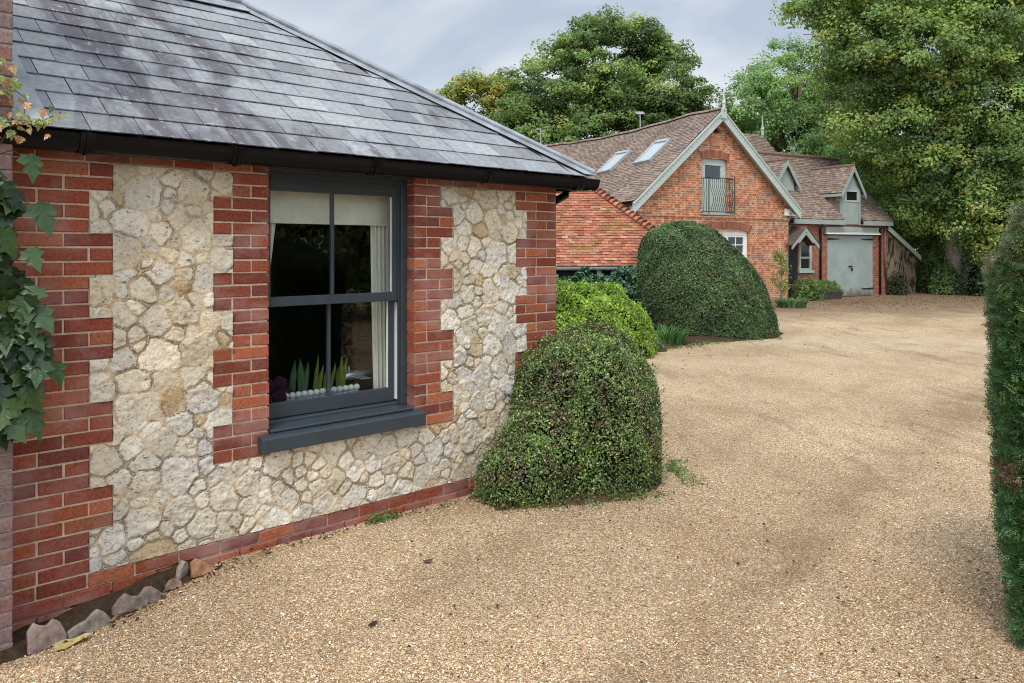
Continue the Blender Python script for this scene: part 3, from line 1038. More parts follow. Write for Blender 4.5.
# --- fascia, soffit and gutter
mb = MB()
mb.box(-3, S_END - 0.10, -OV + 0.09, -OV + 0.115, 2.30, 2.405)
mb.box(S_END - 0.115, S_END - 0.09, -OV + 0.115, yb - 0.1, 2.30, 2.405)
mb.box(-3, S_END - 0.115, -OV + 0.115, -0.003, 2.341, 2.352)
mb.box(3.604, S_END - 0.115, 0, yb - 0.1, 2.341, 2.352)
mb.build('fascia', M['blackwood'], cot, 0.003)


def gutter_mb(path_axis, c0, c1, fixed, zc, rad=0.058, th=0.004, cap=True, deep=1.55):
    """half-round channel along x or y"""
    mb = MB()
    seg = 14
    ang = [math.pi + math.pi * k / seg for k in range(seg + 1)]
    vs = []
    for c in (c0, c1):
        for rr in (rad, rad - th):
            for a in ang:
                o = rr * math.cos(a); z = zc + rr * math.sin(a) * deep
                vs.append((c, fixed + o, z) if path_axis == 'x' else (fixed + o, c, z))
    m_ = seg + 1
    fs = []
    for k in range(seg):
        fs.append((k, k + 1, 2 * m_ + k + 1, 2 * m_ + k))
        fs.append((m_ + k + 1, m_ + k, 3 * m_ + k, 3 * m_ + k + 1))
    fs.append((0, m_, 3 * m_, 2 * m_)); fs.append((seg, 2 * m_ + seg, 3 * m_ + seg, m_ + seg))
    if cap:
        fs.append(tuple(range(m_)))
        fs.append(tuple(2 * m_ + k for k in range(m_ - 1, -1, -1)))
    mb.add(vs, fs)
    return mb


GYC = -OV + 0.025
GZ = 2.385
gut = gutter_mb('x', -3.0, S_END + 0.035, GYC, GZ).build('gutter', M['black'], cot, smooth=False)
for p in gut.data.polygons: p.use_smooth = True
g2 = gutter_mb('y', GYC - 0.03, yb, S_END - 0.025, GZ - 0.001, 0.058).build('gutter', M['black'], cot)
for p in g2.data.polygons: p.use_smooth = True
for s in (-0.02, 0.766, 1.686, 2.658, 3.66):
    j = gutter_mb('x', s - 0.035, s + 0.035, GYC, GZ + 0.003, 0.0650, 0.006, False)
    j.build('gutter_joint', M['black'], gut, 0.002)
    j = gutter_mb('x', s - 0.008, s + 0.008, GYC, GZ + 0.006, 0.072, 0.012, False)
    j.build('gutter_bracket', M['black'], gut)
# downpipe at the corner, on the end wall
mb = MB()
mb.tube([(S_END - 0.025, 0.10, GZ - 0.05), (S_END - 0.03, 0.10, 2.27), (3.67, 0.12, 2.20), (3.655, 0.12, 2.12), (3.655, 0.12, 0.05)], 0.034, 12)
mb.build('downpipe', M['black'], cot, smooth=True)

# --- sash window
win = MB()
YF = 0.086
win.box(W0 - 0.004, W0 + 0.006, YF + 0.014, 0.22, 0.70, 2.34)
win.box(W1 - 0.044, W1 + 0.004, YF, 0.22, 0.70, 2.34)
win.box(W0 + 0.006, W1 - 0.044, YF + 0.002, 0.22, 2.262, 2.34)
win.box(W0 - 0.008, W1 + 0.003, 0.02, YF - 0.002, 2.298, 2.345)
win.box(W0 + 0.048, W1 - 0.044, YF + 0.012, YF + 0.022, 2.235, 2.262)
wf = win.build('window', M['graphite'], cot, 0.003)
mb = MB()
# lining of the head and the parting beads
mb.box(W1 - 0.059, W1 - 0.0445, YF + 0.02, YF + 0.034, 0.705, 2.262)
mb.build('beading', M['graphite'], wf, 0.002)
mb = MB()
mb.box(W1 - 0.0545, W1 - 0.046, YF + 0.036, YF + 0.066, 0.735, 1.43)
mb.box(W1 - 0.0545, W1 - 0.046, YF + 0.0685, YF + 0.080, 0.735, 1.43)
mb.build('sash_channel', M['white'], wf)
XL, XR = W0 + 0.008, W1 - 0.062
XM = 1.566


def sash(y0, y1, z0, z1, rb_, rt, st, name):
    mb = MB()
    mb.box(XL, XL + st, y0, y1, z0, z1)
    mb.box(XR - st, XR, y0, y1, z0, z1)
    mb.box(XL + st, XR - st, y0 + 0.0005, y1 - 0.0005, z0, z0 + rb_)
    mb.box(XL + st, XR - st, y0 + 0.0005, y1 - 0.0005, z1 - rt, z1)
    mb.box(XM - 0.011, XM + 0.011, y0 + 0.006, y1 - 0.004, z0 + rb_, z1 - rt)
    o = mb.build('sash', M['graphite'], wf, 0.003)
    return o


yu0, yu1 = YF + 0.02, YF + 0.060
yl0, yl1 = YF + 0.066, YF + 0.106
sash(yu0, yu1, 1.44, 2.262, 0.062, 0.085, 0.048, 'upper')
sash(yl0, yl1, 0.725, 1.50, 0.095, 0.05, 0.048, 'lower')
for (yg, z0, z1) in ((yu0 + 0.022, 1.50, 2.18), (yl0 + 0.022, 0.815, 1.45)):
    mb = MB()
    for (a, b) in ((XL + 0.046, XM - 0.010), (XM + 0.010, XR - 0.046)):
        mb.box(a, b, yg, yg + 0.004, z0, z1)
    mb.build('glass_pane', M['glass'], wf)
mb = MB()
# bright putty line on the inner edge of the right stile
mb.box(XR - 0.0535, XR - 0.049, yl0 + 0.006, yl0 + 0.021, 0.822, 1.448)
mb.box(XR - 0.0535, XR - 0.049, yu0 + 0.006, yu0 + 0.021, 1.505, 2.175)
mb.build('glazing_bead', M['white'], wf)
mb = MB()
# sub-sill with a step, then the projecting sill with its slope
mb.prism_x([(YF + 0.03, 0.66), (YF + 0.115, 0.66), (YF + 0.115, 0.724), (YF + 0.03, 0.716)], W0 + 0.002, W1 - 0.002)
mb.prism_x([(-0.002, 0.672), (YF + 0.029, 0.672), (YF + 0.029, 0.700), (-0.002, 0.688)], W0 + 0.002, W1 - 0.002)
mb.prism_x([(-0.065, 0.566), (0.10, 0.566), (0.10, 0.676), (-0.045, 0.664), (-0.065, 0.652)], 0.985, 2.205)
mb.build('sill', M['graphite'], wf, 0.003)

# --- the room behind the glass
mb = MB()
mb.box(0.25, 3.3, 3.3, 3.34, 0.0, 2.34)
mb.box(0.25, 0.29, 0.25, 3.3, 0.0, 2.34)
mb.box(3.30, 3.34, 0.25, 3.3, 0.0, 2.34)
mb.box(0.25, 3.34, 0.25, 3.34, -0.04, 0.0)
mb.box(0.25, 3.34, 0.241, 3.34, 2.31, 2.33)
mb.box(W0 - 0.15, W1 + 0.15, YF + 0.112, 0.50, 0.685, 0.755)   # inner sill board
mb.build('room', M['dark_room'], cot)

# ------------------------------------------------------------------ things on the inner sill
def cpt(s, y, z): return P0 + Vector((0.73415 * s - 0.67898 * y, 0.67898 * s + 0.73415 * y, z))


def cthing(name, label, cat, s, y, z, group=None): return thing(name, label, cat, cpt(s, y, z), ROT, group)


# blind
t = cthing('window_blind', 'pale cream blind half drawn behind the top of the sash window', 'blind', 1.58, 0.27, 1.98)
mb = MB()
mb.box(-0.56, 0.56, 0, 0.006, 0.0, 0.30); mb.box(-0.56, 0.56, -0.004, 0.010, -0.004, 0.012)
mb.build('fabric', M['cloth'], t)
mb = MB(); mb.tube([(-0.58, 0.01, 0.305), (0.58, 0.01, 0.305)], 0.018, 10); mb.build('roller', M['cloth'], t, smooth=True)


def curtain(s_c, wid, y, label, gather):
    t = cthing('curtain', label, 'curtain', s_c, y, 0.74, 'lace curtains in the sash window')
    zs = np.linspace(0, 1.5, 26); us = np.linspace(0, 1, 60)
    V = []
    for zz in zs:
        k = 1.0 - gather * (1 - abs(zz / 1.5))
        for u in us:
            V.append(((u - 0.5) * wid * k + (0.5 - 0.5 * k) * wid * (1 if s_c > 1.6 else -1), 0.02 * math.sin(u * 34 + 0.6 * math.sin(zz * 2)), zz))
    i = (np.arange(59)[None, :] + np.arange(25)[:, None] * 60).ravel()
    o = mesh_np('drape', np.array(V), np.stack([i, i + 1, i + 61, i + 60], 1), M['cloth'], t, smooth=True)
    md = o.modifiers.new('thickness', 'SOLIDIFY'); md.thickness = 0.003
    mb = MB()
    mb.tube([(-wid / 2, 0.0, 1.51), (wid / 2, 0.0, 1.51)], 0.008, 8); mb.build('rod', M['iron'], t, smooth=True)


curtain(2.09, 0.20, 0.31, 'cream lace curtain hanging at the right edge of the sash window', 0.15)
curtain(1.17, 0.24, 0.31, 'cream lace curtain tapering down the left edge of the sash window', 0.85)

M['purple'] = mat_plain('purple_flower', (0.055, 0.018, 0.045), 0.8, 0.4, 40, 0.2, 0.8, 300)
M['ceramic'] = mat_plain('white_ceramic', (0.50, 0.53, 0.55), 0.2, 0.05, 6, 0.5, 0)
SILL_Z = 0.757
# beaded white trough with upright leaves
t = cthing('beaded_trough', 'white beaded ceramic trough of upright green leaves on the inner windowsill', 'plant pot', 1.58, 0.33, SILL_Z)
mb = MB()
mb.box(-0.28, 0.28, -0.05, 0.05, 0.0, 0.075)
mb.build('trough', M['ceramic'], t, 0.008)
for zr in (0.03, 0.075):
    mb = MB()
    for k in range(13):
        x = -0.27 + 0.045 * k
        prof = [(0.0235 * math.sin(a), -0.0235 * math.cos(a)) for a in np.linspace(0.05, math.pi - 0.05, 8)]
        mb.lathe(prof, 12, (x, -0.055, zr))
    mb.build('beads', M['ceramic'], t, smooth=True)
lv = MB()
for (x, h, lean, wd, c) in ((-0.20, 0.24, 0.10, 0.034, (0.10, 0.22, 0.10)), (-0.13, 0.25, -0.03, 0.036, (0.12, 0.26, 0.13)), (-0.11, 0.22, 0.16, 0.034, (0.10, 0.24, 0.10)), (-0.03, 0.26, 0.12, 0.022, (0.26, 0.34, 0.06)), (0.0, 0.19, 0.2, 0.026, (0.30, 0.36, 0.06)), (0.05, 0.17, 0.1, 0.026, (0.28, 0.36, 0.05)), (0.09, 0.20, 0.25, 0.024, (0.20, 0.30, 0.06)), (0.17, 0.24, 0.06, 0.026, (0.30, 0.38, 0.05)), (0.19, 0.23, 0.16, 0.024, (0.28, 0.36, 0.05)), (0.15, 0.16, 0.0, 0.022, (0.22, 0.30, 0.06))):
    vs = []
    for k in range(7):
        f_ = k / 6
        wk = 1.5 * wd * (0.75 + 0.9 * f_ * (1 - f_)) * (1 - f_ ** 4) + 0.001
        xx = x + lean * h * f_ ** 1.3
        yy = random.uniform(-0.003, 0.003)
        vs += [(xx - wk / 2, yy, 0.06 + h * f_), (xx, yy + 0.006, 0.06 + h * f_), (xx + wk / 2, yy, 0.06 + h * f_)]
    fs = []
    for k in range(6):
        fs += [(3 * k, 3 * k + 1, 3 * k + 4, 3 * k + 3), (3 * k + 1, 3 * k + 2, 3 * k + 5, 3 * k + 4)]
    lv.add(vs, fs, c)
lv.t = [tuple(x * 0.55 for x in c_) for c_ in lv.t]
lv.build('leaves', M['leaf'], t)
# purple flower heads in a low bowl
t = cthing('flower_bowl', 'dark purple pompom flower heads heaped in a low bowl on the inner windowsill', 'flowers', 1.235, 0.33, SILL_Z)
mb = MB(); mb.lathe([(0.05, 0), (0.09, 0.02), (0.11, 0.05), (0.10, 0.05), (0.05, 0.02)], 20); mb.build('bowl', M['ceramic'], t, smooth=True)
for (x, y, z, r_) in ((-0.07, -0.03, 0.075, 0.055), (0.03, -0.05, 0.075, 0.052), (0.10, -0.01, 0.08, 0.05), (-0.02, 0.03, 0.14, 0.055), (0.07, 0.02, 0.15, 0.05), (-0.10, 0.02, 0.14, 0.05)):
    nn = 260
    ga = np.arange(nn) * 2.39996; zz = 1 - 2 * (np.arange(nn) + 0.5) / nn; rr = np.sqrt(1 - zz ** 2)
    D = np.stack([rr * np.cos(ga), rr * np.sin(ga), zz], 1)
    V = []; Fq = []
    for i_, dd in enumerate(D):
        dd = Vector(dd); sd_ = dd.orthogonal().normalized() * 0.006; up2 = dd.cross(sd_).normalized() * 0.006
        c_ = Vector((x, y, z)); b_ = len(V)
        V += [c_ + dd * r_ * 0.75 + sd_ * 2, c_ + dd * r_ * 0.75 - sd_ + up2 * 2, c_ + dd * r_ * 0.75 - sd_ - up2 * 2, c_ + dd * r_ * random.uniform(0.9, 1.08)]
        Fq += [(b_, b_ + 1, b_ + 3), (b_ + 1, b_ + 2, b_ + 3), (b_ + 2, b_, b_ + 3)]
    mesh_np('flower_head', np.array(V), Fq, M['purple'], t)
# silver model aeroplane
t = cthing('model_aeroplane', 'small silver model aeroplane standing inside by the right curtain', 'ornament', 1.93, 0.42, SILL_Z)
mb = MB()
mb.tube([(-0.15, 0, 0.13), (-0.13, 0, 0.13), (-0.06, 0, 0.135), (0.05, 0, 0.14), (0.16, 0, 0.145)], [0.006, 0.026, 0.036, 0.030, 0.008], 12)
mb.build('fuselage', M['silver'], t, smooth=True)
mb = MB(); mb.hexa([(-0.05, -0.16, 0.125), (0.03, -0.16, 0.125), (0.03, 0.16, 0.125), (-0.05, 0.16, 0.125), (-0.05, -0.16, 0.133), (0.03, -0.16, 0.131), (0.03, 0.16, 0.131), (-0.05, 0.16, 0.133)])
mb.build('wing', M['silver'], t, 0.002)
mb = MB(); mb.prism([(-0.07, 0.16), (-0.045, 0.16), (-0.052, 0.205), (-0.06, 0.205)], -0.004, 0.004); mb.build('tail_fin', M['silver'], t)
mb = MB(); mb.lathe([(0.05, 0), (0.05, 0.008), (0.006, 0.012), (0.005, 0.11)], 14); mb.build('stand', M['iron'], t)

# ------------------------------------------------------------------ brick pier at the left edge
t = cthing('brick_pier', 'weathered purple brick chimney pier standing at the left end of the cottage', 'brick pier', 0, 0, 0)
rp = random.Random(77)
mb = MB()
for k in range(-3, 62):
    z = k * CH
    course(mb, -1.26, -0.335, z, rp, k % 2 == 0, yf=-0.20, dep=0.10, old=True)
    # returns of the pier
    for (ya, yb_) in ((-0.095, 0.02), (0.02, 0.25), (0.25, 0.48)):
        j = 0.0046
        mb.hexa([(-0.44, ya + j, z + j), (-0.335, ya + j, z + j), (-0.335, yb_ - j, z + j), (-0.44, yb_ - j, z + j), (-0.44, ya + j, z + CH - j), (-0.335, ya + j, z + CH - j), (-0.335, yb_ - j, z + CH - j), (-0.44, yb_ - j, z + CH - j)], brick_tint(rp, True))
mb.build('brickwork', M['old_brick'], t)
mb = MB(); mb.box(-1.25, -0.342, -0.192, 0.47, -0.4, 62 * CH - 0.02); mb.build('core', mat_mortar('grey_mortar', (0.34, 0.30, 0.27)), t)

# broken clay edging at the foot of the wall
def slab(name, label, s, q, ln, ht, yaw, prof, col, lean=0.12):
    mt = mat_plain('edging_' + name, col, 0.95, 0.6, 26, 0.15, 1.0, 45)
    p = wall_pt(s, q); p.z = float(ground_h(p.x, p.y)) + 0.005
    mb = MB()
    ht *= 0.78
    n = len(prof)
    poly = [(-ln / 2, 0)] + [(ln / 2, 0)] + [(ln / 2 - ln * i / (n - 1), ht * prof[n - 1 - i]) for i in range(n)]
    mb.prism(poly, -0.016, 0.016)
    o = mb.build('edging_slab', mt, None, 0.005, seg=2)
    o.location = p; o.rotation_euler = (-lean, 0, ROT + yaw)
    tag(o, label, 'edging', 'broken edging slabs below the cottage wall')


slab('a', 'tall pinkish broken edging slab nearest the brick pier', -0.20, 0.225, 0.17, 0.18, 0.05, [0.75, 1.0, 0.85, 0.78, 0.95, 0.8, 0.3], (0.235, 0.175, 0.15))
slab('b', 'low grey edging slab with a sloping scalloped top', -0.01, 0.205, 0.20, 0.13, 0.0, [0.3, 0.45, 0.55, 0.6, 0.85, 1.0, 0.8, 0.45], (0.20, 0.175, 0.15))
slab('c', 'long brown edging slab with two humps along its top', 0.24, 0.175, 0.26, 0.13, -0.06, [0.35, 0.75, 0.95, 0.7, 0.65, 1.0, 0.95, 0.7, 0.35], (0.175, 0.14, 0.12))
slab('d', 'small upright greyish shard leaning on the brick plinth', 0.50, 0.06, 0.07, 0.16, 0.5, [0.7, 1.0, 0.9, 0.6], (0.30, 0.26, 0.23), -0.2)
slab('e', 'small orange clay shard beside the plinth', 0.60, 0.10, 0.11, 0.13, 0.1, [0.8, 1.0, 0.85, 0.6, 0.4], (0.36, 0.19, 0.10))
slab('f', 'rounded brown clay lump lying low beyond the slabs', 0.44, 0.12, 0.09, 0.07, -0.2, [0.4, 0.9, 1.0, 0.9, 0.5], (0.24, 0.16, 0.12))

# ------------------------------------------------------------------ foliage tools
def leafmesh(name, P, N, size, asp, tint, mat, parent=None, cup=0.18, r=None, wild=0.6, droop=0.0):
    """one diamond-shaped leaf per point, facing roughly along N"""
    r = r or np.random.default_rng(1)
    n = len(P)
    N = N + r.normal(0, wild, (n, 3))
    N /= np.linalg.norm(N, axis=1, keepdims=True) + 1e-9
    A = r.normal(0, 1, (n, 3)); A[:, 2] -= droop
    Tt = A - N * (A * N).sum(1, keepdims=True)
    Tt /= np.linalg.norm(Tt, axis=1, keepdims=True) + 1e-9
    B = np.cross(N, Tt)
    Lh = (size * (0.7 + 0.6 * r.random(n)))[:, None] / 2
    Wh = Lh * asp
    V = np.empty((n, 4, 3))
    V[:, 0] = P - Tt * Lh; V[:, 2] = P + Tt * Lh
    V[:, 1] = P + B * Wh + N * Wh * cup * 2 + Tt * Lh * 0.1; V[:, 3] = P - B * Wh + N * Wh * cup * 2 + Tt * Lh * 0.1
    Fc = np.arange(n * 4).reshape(n, 4)
    return mesh_np(name, V.reshape(-1, 3), Fc, mat, parent, tint, 'FACE')


LEAF_GAIN = 1.6


def pick(pal, n, r, var=0.25, w_=None):
    pal = np.array(pal, float) * LEAF_GAIN
    p = np.ones(len(pal)) if w_ is None else np.array(w_, float)
    return pal[r.choice(len(pal), n, p=p / p.sum())] * (1 + var * (r.random((n, 1)) * 2 - 1))


def crown_points(blobs, n_clump, per, spread, r, shell=(0.55, 1.0), gap=0.42, seed=0):
    """leaf clumps spread through the outer volume of several ellipsoids, with noisy gaps"""
    bl = np.array(blobs, float)
    wgt = (bl[:, 3] * bl[:, 4] + bl[:, 3] * bl[:, 5] + bl[:, 4] * bl[:, 5])
    cen = []; out_ = []
    tot = 0
    gnn = Noise(100 + seed)
    while tot < n_clump:
        m_ = n_clump * 2
        k = r.choice(len(bl), m_, p=wgt / wgt.sum())
        D = r.normal(0, 1, (m_, 3)); D /= np.linalg.norm(D, axis=1, keepdims=True)
        rad = shell[0] + (shell[1] - shell[0]) * r.random(m_) ** 0.6
        bump_ = 0.66 + 0.70 * gnn.fbm(D[:, 0] * 3.4 + k * 3.1 + 20, D[:, 2] * 3.4 + D[:, 1] * 2.6 + 20, 3)
        C = bl[k, :3] + D * bl[k, 3:6] * (rad * bump_)[:, None]
        ok = gnn.fbm(C[:, 0] * 0.55 + C[:, 1] * 0.3 + 40, C[:, 2] * 0.6 + 40, 3) > gap
        # not deep inside another blob
        for j in range(len(bl)):
            q = (((C - bl[j, :3]) / bl[j, 3:6]) ** 2).sum(1)
            ok &= (q > 0.25)
        cen.append(C[ok]); out_.append(D[ok]); tot += ok.sum()
    C = np.concatenate(cen)[:n_clump]; D = np.concatenate(out_)[:n_clump]
    n = n_clump * per
    ci = np.repeat(np.arange(n_clump), per)
    sprd = spread * (0.6 + 0.8 * r.random(n_clump))
    off = r.normal(0, 1, (n, 3))
    ln = np.linalg.norm(off, axis=1, keepdims=True)
    off = off / ln * np.minimum(ln, 1.9) * np.array([1, 1, 0.6]) * sprd[ci][:, None]
    P = C[ci] + off
    N = D[ci] * 0.5 + off / (sprd[ci][:, None] + 1e-6) * 0.35 + np.array([0, -0.25, 0.65])
    return P, N, ci


def limbs(mb, lb, base, height, r0, targets, rr):
    """a tapered trunk and limbs reaching into the crown"""
    b = Vector(base)
    lean = Vector((rr.uniform(-0.3, 0.3), rr.uniform(-0.3, 0.3), 0))
    pts = [b + Vector((0, 0, -0.3)), b + Vector((0, 0, 0.15)), b + Vector((0, 0, height * 0.1)), b + lean * 0.4 + Vector((0, 0, height * 0.35)), b + lean + Vector((0, 0, height * 0.65)), b + lean * 1.3 + Vector((0, 0, height))]
    mb.tube(pts, [r0 * 1.8, r0 * 1.45, r0, r0 * 0.85, r0 * 0.6, r0 * 0.15], 10)
    for tg in targets:
        tg = Vector(tg)
        hz = min(0.85, max(0.25, (tg.z - b.z) / height * rr.uniform(0.45, 0.7)))
        st = b + lean * hz + Vector((0, 0, height * hz))
        dv = tg - st
        mid1 = st + dv * 0.35 + Vector((rr.uniform(-.4, .4), rr.uniform(-.4, .4), dv.length * 0.10))
        mid2 = st + dv * 0.7 + Vector((rr.uniform(-.4, .4), rr.uniform(-.4, .4), dv.length * 0.06))
        k = r0 * rr.uniform(0.28, 0.45)
        lb.tube([st, mid1, mid2, tg], [k, k * 0.75, k * 0.45, k * 0.12], 7)
        for q in range(3):
            e_ = mid2 + Vector((rr.uniform(-1, 1), rr.uniform(-1, 1), rr.uniform(-0.3, 1))) * dv.length * 0.18
            lb.tube([mid1.lerp(mid2, rr.random()), mid2.lerp(e_, 0.5) + Vector((0, 0, 0.15)), e_], [k * 0.4, k * 0.25, k * 0.06], 5)


def tree(name, label, base, height, r0, blobs, n_clump, per, spread, leaf, pal, wts, seed, bark='bark', shell=(0.5, 1.0), gap=0.42, asp=0.62, group=None, var_clump=0.28, nlimb=14):
    r = np.random.default_rng(seed); rr = random.Random(seed)
    t = thing(name, label, 'tree', base, 0, group)
    b = np.array(base)
    P, N, ci = crown_points(blobs, n_clump, per, spread, r, shell, gap, seed)
    P = P - b
    ok = P[:, 2] > 0.1
    ct = pick(pal, n_clump, r, var_clump, wts) * 1.5
    tint = ct[ci] * (0.8 + 0.4 * r.random((len(P), 1)))
    leafmesh('crown', P[ok], N[ok], leaf, asp, tint[ok], M['leaf'], t, 0.2, r, 0.55, 0.3)
    mb = MB()
    tg = []
    for _ in range(nlimb):
        bl = blobs[rr.randrange(len(blobs))]
        tg.append(Vector((bl[0] + rr.uniform(-.5, .5) * bl[3], bl[1] + rr.uniform(-.4, .7) * bl[4], bl[2] + rr.uniform(-.5, .5) * bl[5])) - Vector(base))
    lb = MB()
    limbs(mb, lb, (0, 0, 0), height, r0, tg, rr)
    tk = mb.build('trunk', M[bark], t, smooth=True)
    lb.build('limbs', M['bark'], tk, smooth=True)
    return t


def shell_points(n, cen, rad, r, zmin=0.0, power=2.4, lump=0.08, seed=0, skew=(0, 0), tuck=0.0):
    """points and outward directions on a clipped, slightly boxy dome standing on the ground"""
    D = r.normal(0, 1, (n * 2, 3)); D /= np.linalg.norm(D, axis=1, keepdims=True)
    D = D[D[:, 2] > zmin][:n]
    q = (np.hypot(D[:, 0], D[:, 1]) ** power + np.abs(D[:, 2]) ** power) ** (-1 / power)
    nn = Noise(200 + seed)
    lm = 1 + lump * (nn.fbm(D[:, 0] * 3.2 + 9, D[:, 2] * 3.2 + D[:, 1] * 3.2 + 9, 3) - 0.5) * 2
    S_ = D * (q * lm)[:, None]
    P = np.array(cen) + S_ * np.array(rad)
    tk = 1 - tuck * np.clip(1 - S_[:, 2] / 0.42, 0, 1) ** 1.4
    P[:, :2] = np.array(cen[:2]) + (P[:, :2] - np.array(cen[:2])) * tk[:, None]
    P[:, 0] += skew[0] * S_[:, 2]; P[:, 1] += skew[1] * S_[:, 2]
    N = D / np.array(rad); N /= np.linalg.norm(N, axis=1, keepdims=True)
    return P, N


def dome_core(name, cen, rad, mat, parent, scale=0.86, power=2.4, skew=(0, 0), seed=0, lump=0.08):
    nu, nv = 36, 16
    V = []; Fq = []
    nn = Noise(200 + seed)
    for j in range(nv + 1):
        th = math.pi / 2 * j / nv
        for i in range(nu):
            ph = 2 * math.pi * i / nu
            D = np.array([math.cos(th) * math.cos(ph), math.cos(th) * math.sin(ph), math.sin(th)])
            q = (math.hypot(D[0], D[1]) ** power + abs(D[2]) ** power) ** (-1 / power)
            lm = 1 + lump * (nn.fbm(np.array([D[0] * 3.2 + 9]), np.array([D[2] * 3.2 + D[1] * 3.2 + 9]), 3)[0] - 0.5) * 2
            S_ = D * q * lm * scale
            V.append((cen[0] + S_[0] * rad[0] + skew[0] * S_[2], cen[1] + S_[1] * rad[1] + skew[1] * S_[2], cen[2] + S_[2] * rad[2]))
    for j in range(nv):
        for i in range(nu):
            i2 = (i + 1) % nu
            Fq.append((j * nu + i, j * nu + i2, (j + 1) * nu + i2, (j + 1) * nu + i))
    return mesh_np(name, np.array(V), Fq, mat, parent, smooth=True)


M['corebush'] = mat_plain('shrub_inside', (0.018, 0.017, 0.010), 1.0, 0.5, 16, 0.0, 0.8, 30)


def shrub(name, label, base, lobes, n, leaf, asp, pal, wts, seed, mat='leaf', power=2.4, lump=0.1, depth=0.06, wild=0.6, cat='shrub', var=0.3, twigs=0, patch_pal=None, tuck=0.0):
    """lobes: (x, y, rx, ry, height[, skewx, skewy]) in world metres"""
    r = np.random.default_rng(seed)
    t = thing(name, label, cat, base)
    b = np.array([base[0], base[1], 0.0])
    Ps, Ns = [], []
    ar = np.array([(l[2] + l[3]) / 2 * (l[4] + (l[2] + l[3]) / 4) for l in lobes])
    cores = []
    for k, l in enumerate(lobes):
        sk = (l[5], l[6]) if len(l) > 5 else (0, 0)
        m_ = int(n * ar[k] / ar.sum())
        P, N = shell_points(m_, (l[0], l[1], 0), (l[2], l[3], l[4]), r, 0.0, power, lump, seed + k, sk, tuck)
        for j, q in enumerate(lobes):
            if j == k: continue
            qs = (q[5], q[6]) if len(q) > 5 else (0, 0)
            xx = np.stack([P[:, 0] - q[0] - qs[0] * P[:, 2] / q[4], P[:, 1] - q[1] - qs[1] * P[:, 2] / q[4], P[:, 2]], 1) / np.array([q[2], q[3], q[4]])
            ins = (np.hypot(xx[:, 0], xx[:, 1]) ** power + np.abs(xx[:, 2]) ** power) < 0.75
            P, N = P[~ins], N[~ins]
        dp = r.exponential(depth, len(P)) - depth * 0.5
        sh_ = r.random(len(P)) < 0.05
        dp[sh_] = -np.minimum(r.exponential(depth * 0.7, sh_.sum()), depth * 1.6)
        P = P - N * dp[:, None]
        Ps.append(P); Ns.append(N)
        cores.append((k, l, sk))
    P = np.concatenate(Ps); N = np.concatenate(Ns)
    nz = Noise(300 + seed)
    sc_ = 3.0 / max(0.4, lobes[0][2])
    f1 = nz.fbm(P[:, 0] * sc_ + P[:, 1] * sc_ * 0.6 + 9, P[:, 2] * sc_ + 9, 4)
    tint = pick(pal, len(P), r, var, wts) * (0.72 + 0.56 * smooth01(f1, 0.32, 0.66))[:, None]
    if patch_pal is not None:
        f2 = nz.fbm(P[:, 0] * sc_ * 1.7 + 50 + P[:, 1] * sc_, P[:, 2] * sc_ * 1.7 + 50, 3)
        mk = (f2 > 0.60) & (r.random(len(P)) < 0.6)
        tint[mk] = pick(patch_pal, int(mk.sum()), r, var)
    P[:, 2] = np.maximum(P[:, 2], 0.01)
    leafmesh('foliage', P - b, N, leaf, asp, tint, M[mat], t, 0.2, r, wild, 0.2)
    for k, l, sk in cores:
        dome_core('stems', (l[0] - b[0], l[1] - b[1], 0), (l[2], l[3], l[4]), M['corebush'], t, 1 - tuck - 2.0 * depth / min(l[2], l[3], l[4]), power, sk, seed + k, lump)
    if twigs:
        mb = MB(); rr = random.Random(seed)
        idx = r.choice(len(P), twigs)
        for i in idx:
            p = Vector(P[i] - b); nrm = Vector(N[i])
            tip = p + nrm * rr.uniform(0.01, 0.05) + Vector((rr.uniform(-.05, .05), rr.uniform(-.05, .05), rr.uniform(-0.02, .06)))
            st = p - nrm * 0.10 + Vector((0, 0, -0.12))
            mb.tube([st, p.lerp(st, 0.4) + nrm * 0.01, tip], [0.003, 0.0022, 0.001], 4)
        mb.build('twig', M['twig'], t)['kind'] = 'stuff'
    return t


# ------------------------------------------------------------------ shrubs by the cottage
shrub('clipped_shrub', 'rounded twiggy green shrub growing against the cottage corner', (0.5, 6.3, 0),
      [(0.625, 6.36, 0.575, 0.57, 1.15), (0.02, 5.80, 0.28, 0.27, 0.41), (0.24, 5.96, 0.33, 0.28, 0.66), (0.40, 6.22, 0.43, 0.38, 1.07), (0.12, 5.86, 0.28, 0.26, 0.50)],
      92000, 0.023, 0.55, [(0.065, 0.115, 0.032), (0.095, 0.155, 0.04), (0.135, 0.18, 0.048), (0.04, 0.08, 0.03), (0.21, 0.205, 0.06)], [3, 3, 2.6, 2.4, 1.4], 41, 'gloss_leaf', 2.5, 0.13, 0.042, 0.85, tuck=0.13, twigs=1500,
      patch_pal=[(0.11, 0.085, 0.05), (0.13, 0.12, 0.06), (0.06, 0.05, 0.03)])
shrub('lime_shrub', 'bright lime green mounded shrub between cottage corner and dark yew', (1.3, 13.9, 0),
      [(0.55, 14.0, 0.95, 0.9, 1.32), (1.30, 13.9, 0.85, 0.85, 1.20), (1.86, 13.9, 0.58, 0.75, 0.94)],
      80000, 0.044, 0.7, [(0.165, 0.25, 0.042), (0.21, 0.30, 0.05), (0.125, 0.205, 0.036), (0.27, 0.33, 0.08), (0.08, 0.145, 0.032)], [3, 3, 2, 1, 1], 43, 'leaf', 2.2, 0.22, 0.05, 0.7)
